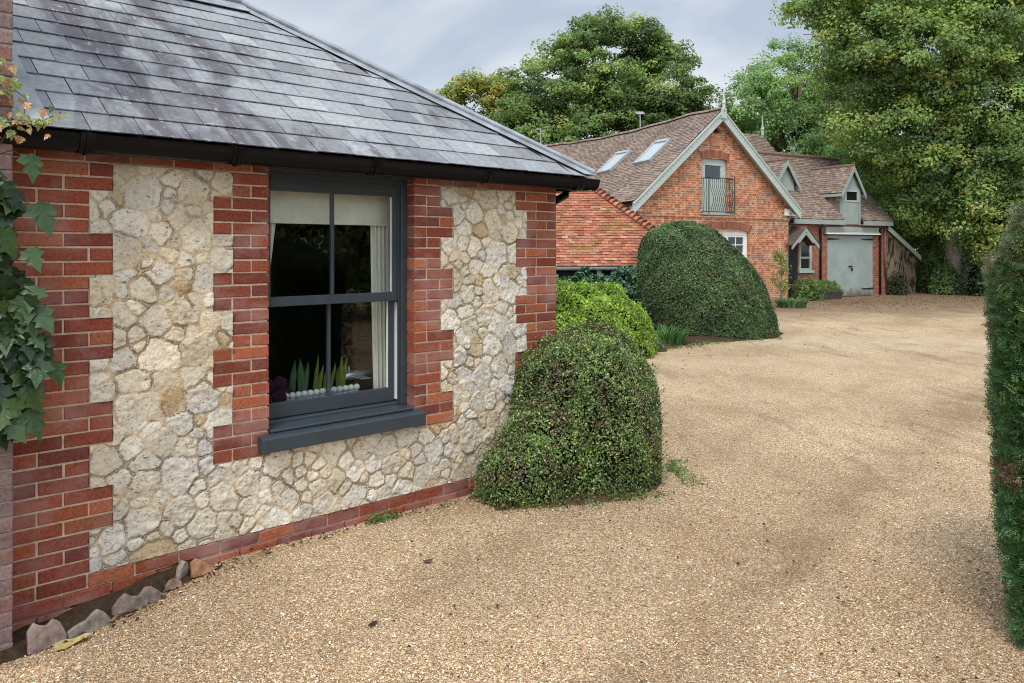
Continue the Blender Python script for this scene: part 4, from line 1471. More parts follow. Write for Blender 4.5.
shrub('clipped_yew', 'large dark green clipped yew dome in front of the brick house', (4.15, 17.2, 0),
      [(4.40, 17.25, 1.42, 1.42, 2.42, -0.80, 0.0)],
      90000, 0.055, 0.42, [(0.038, 0.072, 0.025), (0.055, 0.096, 0.032), (0.028, 0.056, 0.022), (0.08, 0.12, 0.04)], [3, 3, 2, 1.5], 44, 'needle', 2.1, 0.05, 0.035, 0.6, tuck=0.12,
      patch_pal=[(0.10, 0.065, 0.03), (0.05, 0.085, 0.03), (0.06, 0.10, 0.03), (0.045, 0.075, 0.03)])
shrub('ivy_bank', 'dark glossy evergreen shrub under the eave of the tiled outbuilding', (2.2, 18.8, 0),
      [(1.7, 18.9, 0.8, 0.5, 1.20), (2.6, 18.85, 0.85, 0.55, 1.28), (3.3, 18.8, 0.5, 0.5, 1.15)],
      16000, 0.10, 0.7, [(0.03, 0.075, 0.035), (0.045, 0.10, 0.05), (0.025, 0.055, 0.03)], None, 45, 'gloss_leaf', 2.2, 0.25, 0.08, 0.6)


def blades(name, label, cx, cy, rad, h, n, wd, pal, seed, cat='plant'):
    """a clump of arching strap leaves"""
    rr = random.Random(seed)
    t = thing(name, label, cat, (cx, cy, 0))
    V = []; Fq = []; T = []
    for i in range(n):
        a = rr.uniform(0, 6.283); r0 = rad * math.sqrt(rr.random()); a2 = a + rr.uniform(-0.6, 0.6)
        b = Vector((r0 * math.cos(a), r0 * math.sin(a), 0)); hh = h * rr.uniform(0.6, 1.1); ln = rr.uniform(0.2, 0.95) * hh
        dr = Vector((math.cos(a2), math.sin(a2), 0)); sd_ = Vector((-dr.y, dr.x, 0))
        c = rr.choice(pal); k = rr.uniform(0.75, 1.25)
        o = len(V)
        for q in range(5):
            f_ = q / 4
            p = b + dr * ln * f_ ** 1.8 + Vector((0, 0, hh * (f_ - 0.28 * f_ ** 3)))
            wk = wd * (1 - f_ ** 2) / 2 + 0.001
            V += [p - sd_ * wk, p + sd_ * wk]
        for q in range(4):
            Fq.append((o + 2 * q, o + 2 * q + 1, o + 2 * q + 3, o + 2 * q + 2)); T.append([x * k for x in c])
    mesh_np('leaves', np.array(V), Fq, M['leaf'], t, np.array(T))
    return t


blades('strap_leaf_clump', 'clump of upright green strap leaves beside the lime shrub and yew', 2.95, 15.35, 0.36, 0.48, 130, 0.034, [(0.07, 0.17, 0.05), (0.10, 0.22, 0.07), (0.05, 0.13, 0.05)], 51)
shrub('silvery_plant', 'low blue green bushy plant at the foot of the lime shrub', (2.45, 14.6, 0), [(2.42, 14.55, 0.26, 0.26, 0.34)], 2600, 0.06, 0.5, [(0.07, 0.12, 0.09), (0.10, 0.16, 0.11)], None, 52, 'leaf', 2.1, 0.3, 0.05, 0.8, cat='plant')
blades('grey_green_clump', 'pale blue green leafy clump at the gravel edge by the sapling', 8.75, 25.0, 0.42, 0.42, 240, 0.05, [(0.13, 0.22, 0.14), (0.17, 0.27, 0.17), (0.09, 0.17, 0.10)], 53)
# moss and small weeds along the gravel edges
def weeds(n, seed):
    r = np.random.default_rng(seed)
    segs = [((0.45, 5.72), (1.35, 6.25), 0.13), ((1.25, 6.3), (1.40, 6.8), 0.06), ((2.5, 14.35), (3.7, 15.45), 0.10), ((3.6, 15.35), (5.6, 16.3), 0.08), (wall_pt(1.75, 0.06).xy, wall_pt(1.95, 0.05).xy, 0.03), (wall_pt(2.62, 0.08).xy, wall_pt(2.75, 0.06).xy, 0.03)]
    wg = np.array([3, 1, 2.2, 2.5, 0.5, 0.4]); k = r.choice(len(segs), n, p=wg / wg.sum())
    f_ = r.random(n)
    P = np.zeros((n, 3)); 
    for i, (a, b, wd) in enumerate(segs):
        mk = k == i; q = f_[mk]
        P[mk, 0] = a[0] + (b[0] - a[0]) * q + r.normal(0, wd, mk.sum()); P[mk, 1] = a[1] + (b[1] - a[1]) * q + r.normal(0, wd, mk.sum())
    ok = gn.fbm(P[:, 0] * 5, P[:, 1] * 5 + 9, 2) > 0.47
    P = P[ok]
    P[:, 2] = ground_h(P[:, 0], P[:, 1]) + 0.006 + 0.035 * r.random(len(P)) ** 2
    ob = leafmesh('edge_weeds', P, np.tile([0, 0, 1.0], (len(P), 1)), 0.026, 0.5, pick([(0.09, 0.15, 0.04), (0.12, 0.18, 0.06), (0.06, 0.11, 0.03)], len(P), r), M['leaf'], None, 0.2, r, 0.7)
    tag(ob, 'small green weeds and moss creeping onto the gravel edges', 'weeds', kind='stuff')


weeds(5200, 61)

# scattered dead leaves on the drive
rl = random.Random(9)
def dead_leaf(label, x, y, size, col, yaw, name='fallen_leaf', lobed=False):
    mb = MB()
    n = 14
    pts = []
    for i in range(n):
        a = 2 * math.pi * i / n
        rr_ = size / 2 * (1.0 if not lobed else (1.0 + 0.28 * math.cos(3 * a))) * (1 + rl.uniform(-0.12, 0.12))
        pts.append((rr_ * math.cos(a), rr_ * 0.62 * math.sin(a), size * 0.035 * math.cos(2 * a) + size * 0.04 * rl.random()))
    vs = [(0, 0, -size * 0.02)] + pts
    mb.add(vs, [(0, 1 + i, 1 + (i + 1) % n) for i in range(n)])
    mt = mat_plain('dead_leaf', col, 0.7, 0.35, 40, 0.3, 0.3, 120)
    o = mb.build(name, mt, None)
    md = o.modifiers.new('thickness', 'SOLIDIFY'); md.thickness = 0.0015
    o.location = (x, y, float(ground_h(x, y)) + size * 0.05 + 0.012); o.rotation_euler = (rl.uniform(-.15, .15), rl.uniform(-.15, .15), yaw)
    return tag(o, label, 'leaf')


p = wall_pt(-0.13, 0.33)
dead_leaf('large yellow fallen leaf lying against the tall edging slab', p.x, p.y, 0.16, (0.38, 0.31, 0.13), 0.6, lobed=True)
p = px(373, 627, 1.8 * 800 / (627 - 250)); dead_leaf('small black curled leaf on the open gravel near the viewer', p.x, p.y, 0.05, (0.03, 0.02, 0.015), 0.8)
p = px(428, 563, 1.8 * 800 / (563 - 250)); dead_leaf('small dark brown leaf on the gravel below the plinth', p.x, p.y, 0.06, (0.09, 0.05, 0.03), 0.2)
p = px(217, 582, 4.6); dead_leaf('dark shrivelled leaf on the gravel by the foot of the plinth', p.x, p.y, 0.06, (0.03, 0.02, 0.018), 1.2)

def dry_leaves(seed):
    r = np.random.default_rng(seed)
    P = []
    def strip(a, b, wd, n):
        f_ = r.random(n)
        P.append(np.stack([a[0] + (b[0] - a[0]) * f_ + r.normal(0, wd, n), a[1] + (b[1] - a[1]) * f_ + r.normal(0, wd, n)], 1))
    strip(wall_pt(0.7, 0.12), wall_pt(2.7, 0.10), 0.05, 170)
    strip(wall_pt(-0.2, 0.3), wall_pt(0.8, 0.2), 0.06, 120)
    strip((-0.1, 5.5), (1.15, 5.95), 0.08, 260)
    strip((2.3, 14.2), (3.8, 15.4), 0.15, 200)
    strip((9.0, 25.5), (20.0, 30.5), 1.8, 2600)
    n = 260; Z = 3.3 + 12 * r.random(n) ** 1.6; P.append(np.stack([(r.random(n) * 0.75 - 0.15) * Z, Z], 1))
    P = np.concatenate(P); n = len(P)
    H = ground_h(P[:, 0], P[:, 1])
    P3 = np.stack([P[:, 0], P[:, 1], H + 0.012 + 0.012 * r.random(n)], 1)
    far = np.clip(P[:, 1] / 20, 0.45, 0.8)
    pal = np.array([(0.10, 0.055, 0.03), (0.15, 0.085, 0.04), (0.06, 0.035, 0.022), (0.24, 0.16, 0.07), (0.07, 0.045, 0.03)])
    ob = leafmesh('dry_leaf_litter', P3, np.tile([0, 0, 1.0], (n, 1)), 0.055 * far, 0.6, pal[r.choice(5, n)], M['leaf'], None, 0.5, r, 0.35)
    tag(ob, 'dry brown leaves scattered over gravel and wall foot', 'leaves', kind='stuff')


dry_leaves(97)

# ------------------------------------------------------------------ yew hedge at the right
def yew_hedge():
    r = np.random.default_rng(71)
    base = Vector((2.20, 3.64, 0))
    yaw = math.atan2(-0.60, 1.0)
    t = thing('yew_hedge', 'tall dark green clipped yew hedge at the right edge of the drive', 'hedge', base, yaw)
    LX, LY = 2.7, 0.95
    H0 = 1.74

    def top(x, y): return H0 + 0.42 * smooth01(x, -0.03, 0.16) + 0.03 * np.sin(x * 5)
    # surface samples: front (y=0), end (x=0), back, top
    def samp(n, kind):
        u, v = r.random(n), r.random(n)
        if kind == 'front': x = u * LX; y = np.zeros(n); z = v * top(x, y); N = np.tile([0, -1, 0.1], (n, 1))
        elif kind == 'end': x = np.zeros(n); y = u * LY; z = v * top(x, y); N = np.tile([-1, 0, 0.1], (n, 1))
        elif kind == 'back': x = u * LX; y = np.full(n, LY); z = v * top(x, y); N = np.tile([0, 1, 0.1], (n, 1))
        else: x = u * LX; y = v * LY; z = top(x, y); N = np.tile([-0.15, 0, 1.0], (n, 1))
        P = np.stack([x, y, z], 1)
        # batter: the foot is drawn in, the shoulder rounded, the face uneven
        k = P[:, 2] / 2.0
        P[:, 0] += 0.085 * (1 - k) ** 1.5 + 0.02 * smooth01(P[:, 2], 1.62, 1.85) * (P[:, 0] < 0.3)
        nn = Noise(72)
        P += N * (0.10 * (nn.fbm(P[:, 0] * 4 + P[:, 1] * 4 + 9, P[:, 2] * 5 + 9, 3) - 0.5))[:, None]
        return P, N
    def corner(n):
        u, v = r.random(n), r.random(n)
        x = u ** 1.3 * 0.6; z = v * top(x, x)
        P = np.stack([x, np.zeros(n), z], 1); k = z / 2.0
        P[:, 0] += 0.085 * (1 - k) ** 1.5 + 0.02 * smooth01(z, 1.62, 1.85) * (x < 0.3)
        P[:, 1] += 0.05 * r.random(n)
        return P, np.tile([-0.25, -1, 0.1], (n, 1))
    sets = [corner(5200), samp(15000, 'front'), samp(4200, 'end'), samp(2500, 'back'), samp(4500, 'top')]
    P = np.concatenate([a for a, b in sets]); N = np.concatenate([b for a, b in sets]).astype(float)
    P = P - N * (r.exponential(0.035, len(P)) - 0.02)[:, None]
    ok = P[:, 2] > 0.02
    P, N = P[ok], N[ok]
    n = len(P)
    # each sprig: a short shoot with two ranks of flat needles
    ax = N * 0.8 + r.normal(0, 0.6, (n, 3)) + np.array([0, 0, 0.15]); ax /= np.linalg.norm(ax, axis=1, keepdims=True)
    up = r.normal(0, 0.5, (n, 3)) + np.array([0, 0, 1.0])
    sd_ = np.cross(ax, up); sd_ /= np.linalg.norm(sd_, axis=1, keepdims=True)
    nr = np.cross(sd_, ax)
    K = 12
    ct = pick([(0.032, 0.078, 0.024), (0.045, 0.105, 0.03), (0.022, 0.054, 0.02), (0.08, 0.135, 0.04)], n, r, 0.3, [3, 3, 3, 1])
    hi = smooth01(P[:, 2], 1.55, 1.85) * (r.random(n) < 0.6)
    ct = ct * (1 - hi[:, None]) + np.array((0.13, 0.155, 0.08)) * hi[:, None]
    dead = (Noise(74).fbm(P[:, 0] * 5 + P[:, 1] * 5 + 3, P[:, 2] * 5 + 3, 2) > 0.70)
    ct[dead] = (0.12, 0.07, 0.035)
    V = np.empty((n, K, 4, 3)); 
    for k in range(K):
        f_ = (k // 2 + 0.5) / (K // 2)
        sgn = 1 if k % 2 else -1
        o = P + ax * ((f_ - 0.4) * 0.065)[..., None] if np.ndim(f_) else P + ax * (f_ - 0.4) * 0.065
        ln = 0.023 * (1 - 0.5 * f_) * (0.8 + 0.4 * r.random((n, 1)))
        dr = sd_ * sgn * 0.85 + ax * 0.5 + nr * r.normal(0.05, 0.18, (n, 1))
        dr /= np.linalg.norm(dr, axis=1, keepdims=True)
        wv = ax * 0.0036
        V[:, k, 0] = o - wv * 0.6; V[:, k, 1] = o + dr * ln * 0.5 - wv; V[:, k, 2] = o + dr * ln; V[:, k, 3] = o + dr * ln * 0.5 + wv
    tint = np.repeat(ct, K, 0) * (0.75 + 0.5 * r.random((n * K, 1)))
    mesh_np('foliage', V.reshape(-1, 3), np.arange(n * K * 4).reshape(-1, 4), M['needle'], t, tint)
    mb = MB()
    for (x, y) in [(0.35 + 0.45 * i, 0.45 + 0.1 * math.sin(i * 3)) for i in range(5)]:
        mb.tube([(x, y, -0.05), (x + 0.05, y, 0.5), (x, y + 0.05, 1.4)], [0.035, 0.028, 0.015], 7)
    mb.build('stems', M['bark'], t)
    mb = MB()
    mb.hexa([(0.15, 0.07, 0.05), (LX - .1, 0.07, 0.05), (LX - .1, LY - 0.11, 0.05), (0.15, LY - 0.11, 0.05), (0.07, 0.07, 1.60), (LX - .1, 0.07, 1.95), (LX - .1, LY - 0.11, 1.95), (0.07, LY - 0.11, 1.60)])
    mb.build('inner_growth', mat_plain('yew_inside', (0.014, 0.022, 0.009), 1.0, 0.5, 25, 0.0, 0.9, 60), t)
    # a few longer shoots sticking out
    mb = MB()
    return t


yew_hedge()
# ------------------------------------------------------------------ creeper on the pier
def creeper():
    rr = random.Random(83)
    t = cthing('creeper', 'glossy dark green creeper with large lobed leaves climbing the brick pier', 'climber', -0.5, -0.22, 0)
    V = []; Fq = []; T = []

    def leaf(p, size, nrm, down, col):
        """five-lobed leaf: a fan around a centre, folded along the midrib"""
        nrm = nrm.normalized()
        dn = (down - nrm * down.dot(nrm)).normalized()
        sd_ = nrm.cross(dn)
        out2 = [(-0.30, 0.0), (-0.22, 0.18), (-0.26, 0.38), (-0.10, 0.40), (0.02, 0.58), (0.12, 0.40), (0.20, 0.26), (0.36, 0.40), (0.42, 0.24), (0.52, 0.17), (0.82, 0.0)]
        ring = [(a, b) for a, b in out2] + [(a, -b) for a, b in reversed(out2[1:-1])]
        o = len(V)
        V.append(p + nrm * 0.01 * size)
        for a, b in ring:
            lift = -0.28 * abs(b) ** 1.3 * size - 0.22 * max(0, a) ** 2 * size + rr.uniform(-0.02, 0.02) * size
            V.append(p + dn * a * size + sd_ * b * size * 0.86 + nrm * (0.06 * size + lift))
        m_ = len(ring)
        for i in range(m_):
            Fq.append((o, o + 1 + i, o + 1 + (i + 1) % m_)); T.append(col)

    stems = MB()
    stem_paths = []
    for k in range(7):
        x = rr.uniform(-0.30, -0.05); pts = []
        z = 0.0
        while z < 2.3:
            pts.append(Vector((x, 0.0 + rr.uniform(-0.02, 0.01), z))); z += 0.22; x += rr.uniform(-0.04, 0.04)
        stem_paths.append(pts)
        stems.tube(pts, [0.008 - 0.004 * i / len(pts) for i in range(len(pts))], 6)
    # big dark leaves
    n = 0
    for k in range(420):
        z = rr.uniform(0.95, 2.22)
        edge = 0.05 + 0.30 * math.exp(-((z - 1.30) / 0.36) ** 2) + 0.16 * math.exp(-((z - 2.05) / 0.16) ** 2) + 0.10 * math.exp(-((z - 1.66) / 0.12) ** 2) + 0.07 * math.exp(-((z - 1.9) / 0.2) ** 2)
        x = edge - abs(rr.gauss(0, 0.22)) - 0.09
        if z < 1.06 and x > 0.22: continue
        p = Vector((x, -rr.uniform(0.02, 0.16) - (0.05 if x > 0.18 else 0), z))
        nrm = Vector((rr.gauss(0.15, 0.35), -1, rr.gauss(0.35, 0.35)))
        c = rr.choice([(0.013, 0.036, 0.009), (0.020, 0.050, 0.013), (0.028, 0.066, 0.017), (0.010, 0.029, 0.008), (0.045, 0.088, 0.023)])
        leaf(p, rr.uniform(0.085, 0.15), nrm, Vector((rr.gauss(0.15, 0.4), 0, -1)), c)
        n += 1
    # named large leaves standing clear of the mass
    for (s, q, z, sz) in ((-0.10, 0.16, 2.21, 0.135), (-0.06, 0.17, 1.98, 0.165), (-0.09, 0.15, 1.60, 0.13), (-0.10, 0.16, 1.78, 0.12), (-0.07, 0.17, 1.50, 0.15), (-0.12, 0.15, 1.22, 0.16), (0.0, 0.16, 1.24, 0.12), (-0.10, 0.15, 1.02, 0.15)):
        c = rr.choice([(0.026, 0.062, 0.018), (0.042, 0.086, 0.025), (0.032, 0.07, 0.02)])
        st_p = Vector((s + 0.30, -q, z)); stems.tube([Vector((s + 0.30 - 0.16, -0.05, z + 0.02)), st_p + Vector((-0.07, 0.03, 0.05)), st_p], [0.003, 0.0025, 0.002], 5)
        leaf(st_p, sz, Vector((rr.gauss(0.1, 0.2), -1, 0.5 + rr.gauss(0, 0.2))), Vector((0.35 + rr.gauss(0, 0.25), 0, -1)), c)
    o = mesh_np('leaves', np.array(V), Fq, M['creeper'], t, np.array(T), smooth=True)
    V.clear(); Fq.clear(); T.clear()
    stems.build('stems', M['twig'], t)
    # small yellowing leaves higher up and along the gutter
    st2 = MB()
    runs = [[(0.02, 0.0, 2.3), (0.06, -0.02, 2.48), (0.10, -0.03, 2.62), (0.03, -0.02, 2.74), (-0.05, -0.01, 2.82)], [(0.05, 0.0, 2.2), (0.14, -0.05, 2.38), (0.24, -0.10, 2.40), (0.33, -0.13, 2.46)], [(-0.1, 0.0, 2.3), (-0.05, -0.02, 2.5), (0.12, -0.04, 2.58), (0.20, -0.05, 2.52), (0.19, -0.06, 2.44)]]
    for pts in runs:
        pts = [Vector(q) for q in pts]
        st2.tube(pts, [0.004, 0.0035, 0.003, 0.002, 0.0015][:len(pts)], 5)
        for i in range(len(pts) - 1):
            for k in range(9):
                p = pts[i].lerp(pts[i + 1], rr.random()) + Vector((rr.gauss(0, 0.03), -0.02 - rr.random() * 0.03, rr.gauss(0, 0.03)))
                c = rr.choice([(0.26, 0.25, 0.07), (0.20, 0.24, 0.06), (0.34, 0.26, 0.09), (0.14, 0.19, 0.05), (0.38, 0.20, 0.09)])
                leaf(p, rr.uniform(0.03, 0.05), Vector((rr.gauss(0, 0.5), -1, 0.5 + rr.gauss(0, 0.4))), Vector((rr.gauss(0, 0.5), 0, -1)), c)
    mesh_np('autumn_leaves', np.array(V), Fq, M['creeper'], t, np.array(T), smooth=False)['label'] = 'small yellow and bronze creeper leaves'
    st2.build('shoots', M['twig'], t)


creeper()

# ------------------------------------------------------------------ the brick house and its garage
HR = R(30.8755)
O = Vector((7.0327, 26.6644, 0))
HA = Vector((math.cos(HR), math.sin(HR), 0)); HB = Vector((-math.sin(HR), math.cos(HR), 0))
house = thing('brick_house', 'orange brick gabled house with pale bargeboards and brown tiled roof', 'house', O, HR)
YW = 0.25          # gable wall plane
HW = 3.46          # half width of the wall
PK, EV = 6.50, 3.32
SLOPE = (PK - EV) / 3.80
LEN = 11.5


def gable_poly(hw, z0, peak, off): return [(-hw, z0), (hw, z0), (hw, peak - off - SLOPE * hw), (0, peak - off), (-hw, peak - off - SLOPE * hw)]


def wall_with_holes(mb, poly_w, holes, y0, y1, z0, roofz):
    """front wall as vertical strips between hole edges; roofz(x) is the top"""
    xs_ = sorted({-poly_w, poly_w, 0.0, *[h[0] for h in holes], *[h[1] for h in holes]})
    for a, b in zip(xs_[:-1], xs_[1:]):
        mid = (a + b) / 2
        hs = sorted([h for h in holes if h[0] <= mid <= h[1]], key=lambda h: h[2])
        lo = z0
        for h in hs:
            mb.box(a, b, y0, y1, lo, h[2]); lo = h[3]
        mb.hexa([(a, y0, lo), (b, y0, lo), (b, y1, lo), (a, y1, lo), (a, y0, roofz(a)), (b, y0, roofz(b)), (b, y1, roofz(b)), (a, y1, roofz(a))])


DX0, DX1, DZ0, DZ1 = -0.70, 0.46, 3.05, 4.86
WX0, WX1, WZ0, WZ1 = -0.55, 1.48, 0.95, 2.46
mb = MB()
rz_ = lambda x: PK - 0.12 - SLOPE * abs(x)
wall_with_holes(mb, HW, [(DX0, DX1, DZ0, DZ1), (WX0, WX1, WZ0, WZ1)], YW, YW + 0.3, -0.3, rz_)
mb.box(-HW, -HW + 0.3, YW + 0.3, LEN, -0.3, EV + 0.1)
mb.box(HW - 0.3, HW, YW + 0.3, LEN, -0.3, EV + 0.1)
mb.prism(gable_poly(HW, -0.3, PK, 0.12), LEN, LEN + 0.3)
mb.build('wall', M['far_brick'], house)
# projecting string course, soldier arches, plaque
M['arch_brick'] = mat_plain('arch_brick', (0.33, 0.085, 0.05), 0.9, 0.3, 30, 0.2, 0.3, 50)
mb = MB()
mb.box(-HW - 0.004, HW + 0.004, YW - 0.03, YW - 0.002, 2.88, 2.94)
mb.build('string_course', M['far_brick'], house)


def arch(x0, x1, zs, rise, h, n):
    mb = MB()
    c = (x0 + x1) / 2; half = (x1 - x0) / 2
    for i in range(n):
        a, b = x0 + (x1 - x0) * i / n + 0.006, x0 + (x1 - x0) * (i + 1) / n - 0.006
        za = zs + rise * (1 - ((a - c) / half) ** 2); zb = zs + rise * (1 - ((b - c) / half) ** 2)
        sp_ = 0.10
        a2 = a + (a - c) * sp_; b2 = b + (b - c) * sp_
        y0 = YW - 0.012
        mb.hexa([(a, y0, za), (b, y0, zb), (b, YW + 0.05, zb), (a, YW + 0.05, za), (a2, y0, za + h), (b2, y0, zb + h), (b2, YW + 0.05, zb + h), (a2, YW + 0.05, za + h)], random.choice([(0.31, 0.125, 0.072), (0.27, 0.10, 0.06), (0.22, 0.08, 0.05)]))
    mt = M['brick_arch_t']
    mb.build('brick_arch', mt, house)


mt, t_, p_, o_ = new_mat('arch_bricks'); t_.links.new(attr(t_), p_.inputs['Base Color']); p_.inputs['Roughness'].default_value = 0.9
M['brick_arch_t'] = mt
arch(DX0 - 0.06, DX1 + 0.06, 4.80, 0.10, 0.24, 14)
arch(WX0 - 0.08, WX1 + 0.08, 2.40, 0.13, 0.24, 22)
mb = MB()
mb.box(-0.32, 0.10, YW - 0.02, YW - 0.002, 5.28, 5.56)
mb.build('plaque', mat_plain('terracotta', (0.42, 0.20, 0.12), 0.9, 0.2, 20), house, 0.01)
# cover of the recess heads behind the arches
# roof tiles
def brown_tint(r):
    c = r.choice([(0.235, 0.18, 0.148), (0.26, 0.195, 0.158), (0.20, 0.155, 0.132), (0.29, 0.225, 0.18), (0.19, 0.15, 0.132), (0.275, 0.195, 0.148)])
    k = r.uniform(0.75, 1.2); return tuple(x * k for x in c)


def orange_tint(r):
    c = r.choice([(0.33, 0.115, 0.066), (0.36, 0.135, 0.078), (0.28, 0.092, 0.056), (0.38, 0.15, 0.088), (0.26, 0.09, 0.06), (0.34, 0.14, 0.085), (0.40, 0.20, 0.13)])
    k = r.uniform(0.72, 1.2); return tuple(x * k for x in c)


def sag(p):
    k = min(1, max(0, (p.y - 1.5) / (LEN - 1.5)))
    q = p.copy(); q.z -= 0.20 * math.sin(math.pi * k) * (0.4 + 0.6 * max(0, 1 - abs(p.x) / 3.8)) + 0.012 * math.sin(p.y * 3.1 + p.x * 1.7)
    return q


rt = random.Random(15)
SL = math.hypot(3.80, PK - EV)
cu, su = 3.80 / SL, (PK - EV) / SL
for sgn in (-1, 1):
    mb = MB()
    tiles(mb, (sgn * 3.80, 0, EV), (0, 1, 0), (-sgn * cu, 0, su), (sgn * su, 0, cu), lambda v: 0.0, lambda v: LEN + 0.3, SL, 0.165, 0.10, 0.013, 0.022, brown_tint, rt, 0.004, 0.004, sag)
    # underside boarding
    for q0 in range(12):
        ya, yc = 0.01 + LEN * q0 / 12, 0.01 + LEN * (q0 + 1) / 12
        for h0 in range(4):
            xa, xc = sgn * (3.76 - 3.76 * h0 / 4), sgn * (3.76 - 3.76 * (h0 + 1) / 4)
            za, zc = PK - SLOPE * abs(xa), PK - SLOPE * abs(xc)
            mb.hexa([sag(Vector(q)) for q in ((xa, ya, za - 0.07), (xa, yc, za - 0.07), (xc, yc, zc - 0.07), (xc, ya, zc - 0.07), (xa, ya, za - 0.035), (xa, yc, za - 0.035), (xc, yc, zc - 0.035), (xc, ya, zc - 0.035))], (0.1, 0.08, 0.07))
    mb.build('roof', M['tile_brown'], house)
mb = MB()
y = 0.0
while y < LEN + 0.2:
    p0 = sag(Vector((0, y, PK + 0.0))); p1 = sag(Vector((0, y + 0.30, PK + 0.0)))
    c = brown_tint(rt)
    for k in range(6):
        a0, a1 = math.pi * k / 6, math.pi * (k + 1) / 6
        rr_ = 0.11
        q = [Vector((math.cos(a) * rr_, 0, math.sin(a) * rr_ * 0.8)) for a in (a0, a1)]
        mb.add([p0 + q[0], p1 + q[0] * 0.94, p1 + q[1] * 0.94, p0 + q[1]], [(0, 1, 2, 3)], c)
    y += 0.30
mb.build('ridge_tiles', M['tile_brown'], house)
# bargeboards with a scalloped lower row, finial, soffit
mb = MB()
for sgn in (-1, 1):
    bw = 0.27
    dn = 0.03
    a = Vector((0, 0, PK - dn)); b = Vector((sgn * 3.84, 0, PK - dn - SLOPE * 3.84))
    off = Vector((0, 0, -bw / cu))
    o = 0.0
    mb = MB()
    pts = [a + off, b + off, b, a]
    mb.hexa([q + Vector((0, -0.02, 0)) for q in pts] + [q + Vector((0, 0.025, 0)) for q in pts]) if sgn < 0 else mb.hexa([q + Vector((0, -0.021, 0)) for q in pts] + [q + Vector((0, 0.024, 0)) for q in pts])
    # moulding along the top edge and a row of drilled dots
    m_a = a + Vector((0, -0.03, -0.03)); m_b = b + Vector((0, -0.03, -0.03))
    mb.bar(m_a, m_b, 0.03, 0.05)
    brd = mb.build('bargeboard', M['sagelight'], house)
    mb = MB()
    for i in range(34):
        q = a.lerp(b, (i + 0.8) / 34.6) + Vector((0, -0.028, -0.145))
        mb.box(q.x - 0.022, q.x + 0.022, q.y, q.y + 0.004, q.z - 0.02, q.z + 0.02)
    mb.build('dentils', M['galv'], brd)
    mb = MB()
    pts = [Vector((0, 0.02, PK - 0.24)), Vector((sgn * 3.8, 0.02, PK - 0.24 - SLOPE * 3.8)), Vector((sgn * 3.8, YW, PK - 0.24 - SLOPE * 3.8)), Vector((0, YW, PK - 0.24))]
    mb.hexa(pts + [q + Vector((0, 0, 0.03)) for q in pts])
    # boxed eave end
    mb.box(*(sorted((sgn * 3.47, sgn * 3.83))), 0.03, YW + 0.1, EV - 0.30, EV - 0.26)
    mb.build('soffit', M['sagelight'], house)
mb = MB()
mb.prism([(-0.13, 6.18), (0.13, 6.18), (0.11, 6.50), (0, 6.62), (-0.11, 6.50)], -0.06, -0.024)
mb.lathe([(0.055, 6.45), (0.055, 6.65), (0.07, 6.68), (0.07, 6.72), (0.045, 6.78), (0.03, 6.95), (0.012, 7.15), (0.003, 7.28)], 8, (0, -0.04, 0))
mb.build('finial', M['sagelight'], house)
# the left eave gutter
mb = gutter_mb('y', 0.05, LEN, -3.86, EV - 0.02, 0.06)
mb.build('gutter', M['black'], house)
# balcony door with a glazed top
mb = MB()
y0 = YW + 0.08
mb.box(DX0, DX0 + 0.09, y0, y0 + 0.08, DZ0, DZ1 + 0.04); mb.box(DX1 - 0.09, DX1, y0, y0 + 0.08, DZ0, DZ1 + 0.04)
mb.box(DX0 + 0.09, DX1 - 0.09, y0 + 0.001, y0 + 0.08, 4.64, DZ1 + 0.06)
mb.box(DX0 + 0.09, DX1 - 0.09, y0 + 0.01, y0 + 0.07, DZ0, 4.10)
mb.box(DX0 + 0.09, DX0 + 0.22, y0 + 0.01, y0 + 0.07, 4.10, 4.64); mb.box(DX1 - 0.22, DX1 - 0.09, y0 + 0.01, y0 + 0.07, 4.10, 4.64)
mb.box(DX0 + 0.22, DX1 - 0.22, y0 + 0.011, y0 + 0.069, 4.10, 4.18)
mb.box(DX0 - 0.06, DX1 + 0.06, YW - 0.05, y0, DZ0 - 0.08, DZ0 - 0.002)
bd = mb.build('balcony_door', M['sagelight'], house, 0.006)
mb = MB(); mb.box(DX0 + 0.22, DX1 - 0.22, y0 + 0.04, y0 + 0.045, 4.18, 4.64); mb.build('glass_pane', M['farglass'], bd)
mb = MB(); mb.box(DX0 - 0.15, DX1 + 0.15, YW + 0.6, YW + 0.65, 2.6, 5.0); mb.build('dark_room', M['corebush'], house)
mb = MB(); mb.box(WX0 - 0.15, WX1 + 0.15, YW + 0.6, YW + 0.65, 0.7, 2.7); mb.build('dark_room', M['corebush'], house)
# belly-front balcony rail
mb = MB()
bx0, bx1, bz0, bz1 = -0.76, 0.42, 3.06, 4.18
yo = -0.12
def rail(a, b, r_=0.014): mb.tube([a, b], r_, 6)
for z_ in (bz0, bz1):
    rail((bx0, yo, z_), (bx1, yo, z_), 0.018); rail((bx0, YW, z_), (bx0, yo, z_), 0.018); rail((bx1, YW, z_), (bx1, yo, z_), 0.018)
for x_ in (bx0, bx1): rail((x_, yo, bz0 - 0.08), (x_, yo, bz1 + 0.06), 0.02)
n = 13
for i in range(1, n):
    x_ = bx0 + (bx1 - bx0) * i / n
    pts = []
    for k in range(13):
        f_ = k / 12
        pts.append((x_ + 0.055 * math.sin(f_ * 2 * math.pi * 1.0) * (f_ ** 0.4), yo - 0.10 * math.sin(math.pi * f_) ** 2 * (1 - f_) * 1.6, bz0 + (bz1 - bz0) * f_))
    mb.tube(pts, 0.010, 5)
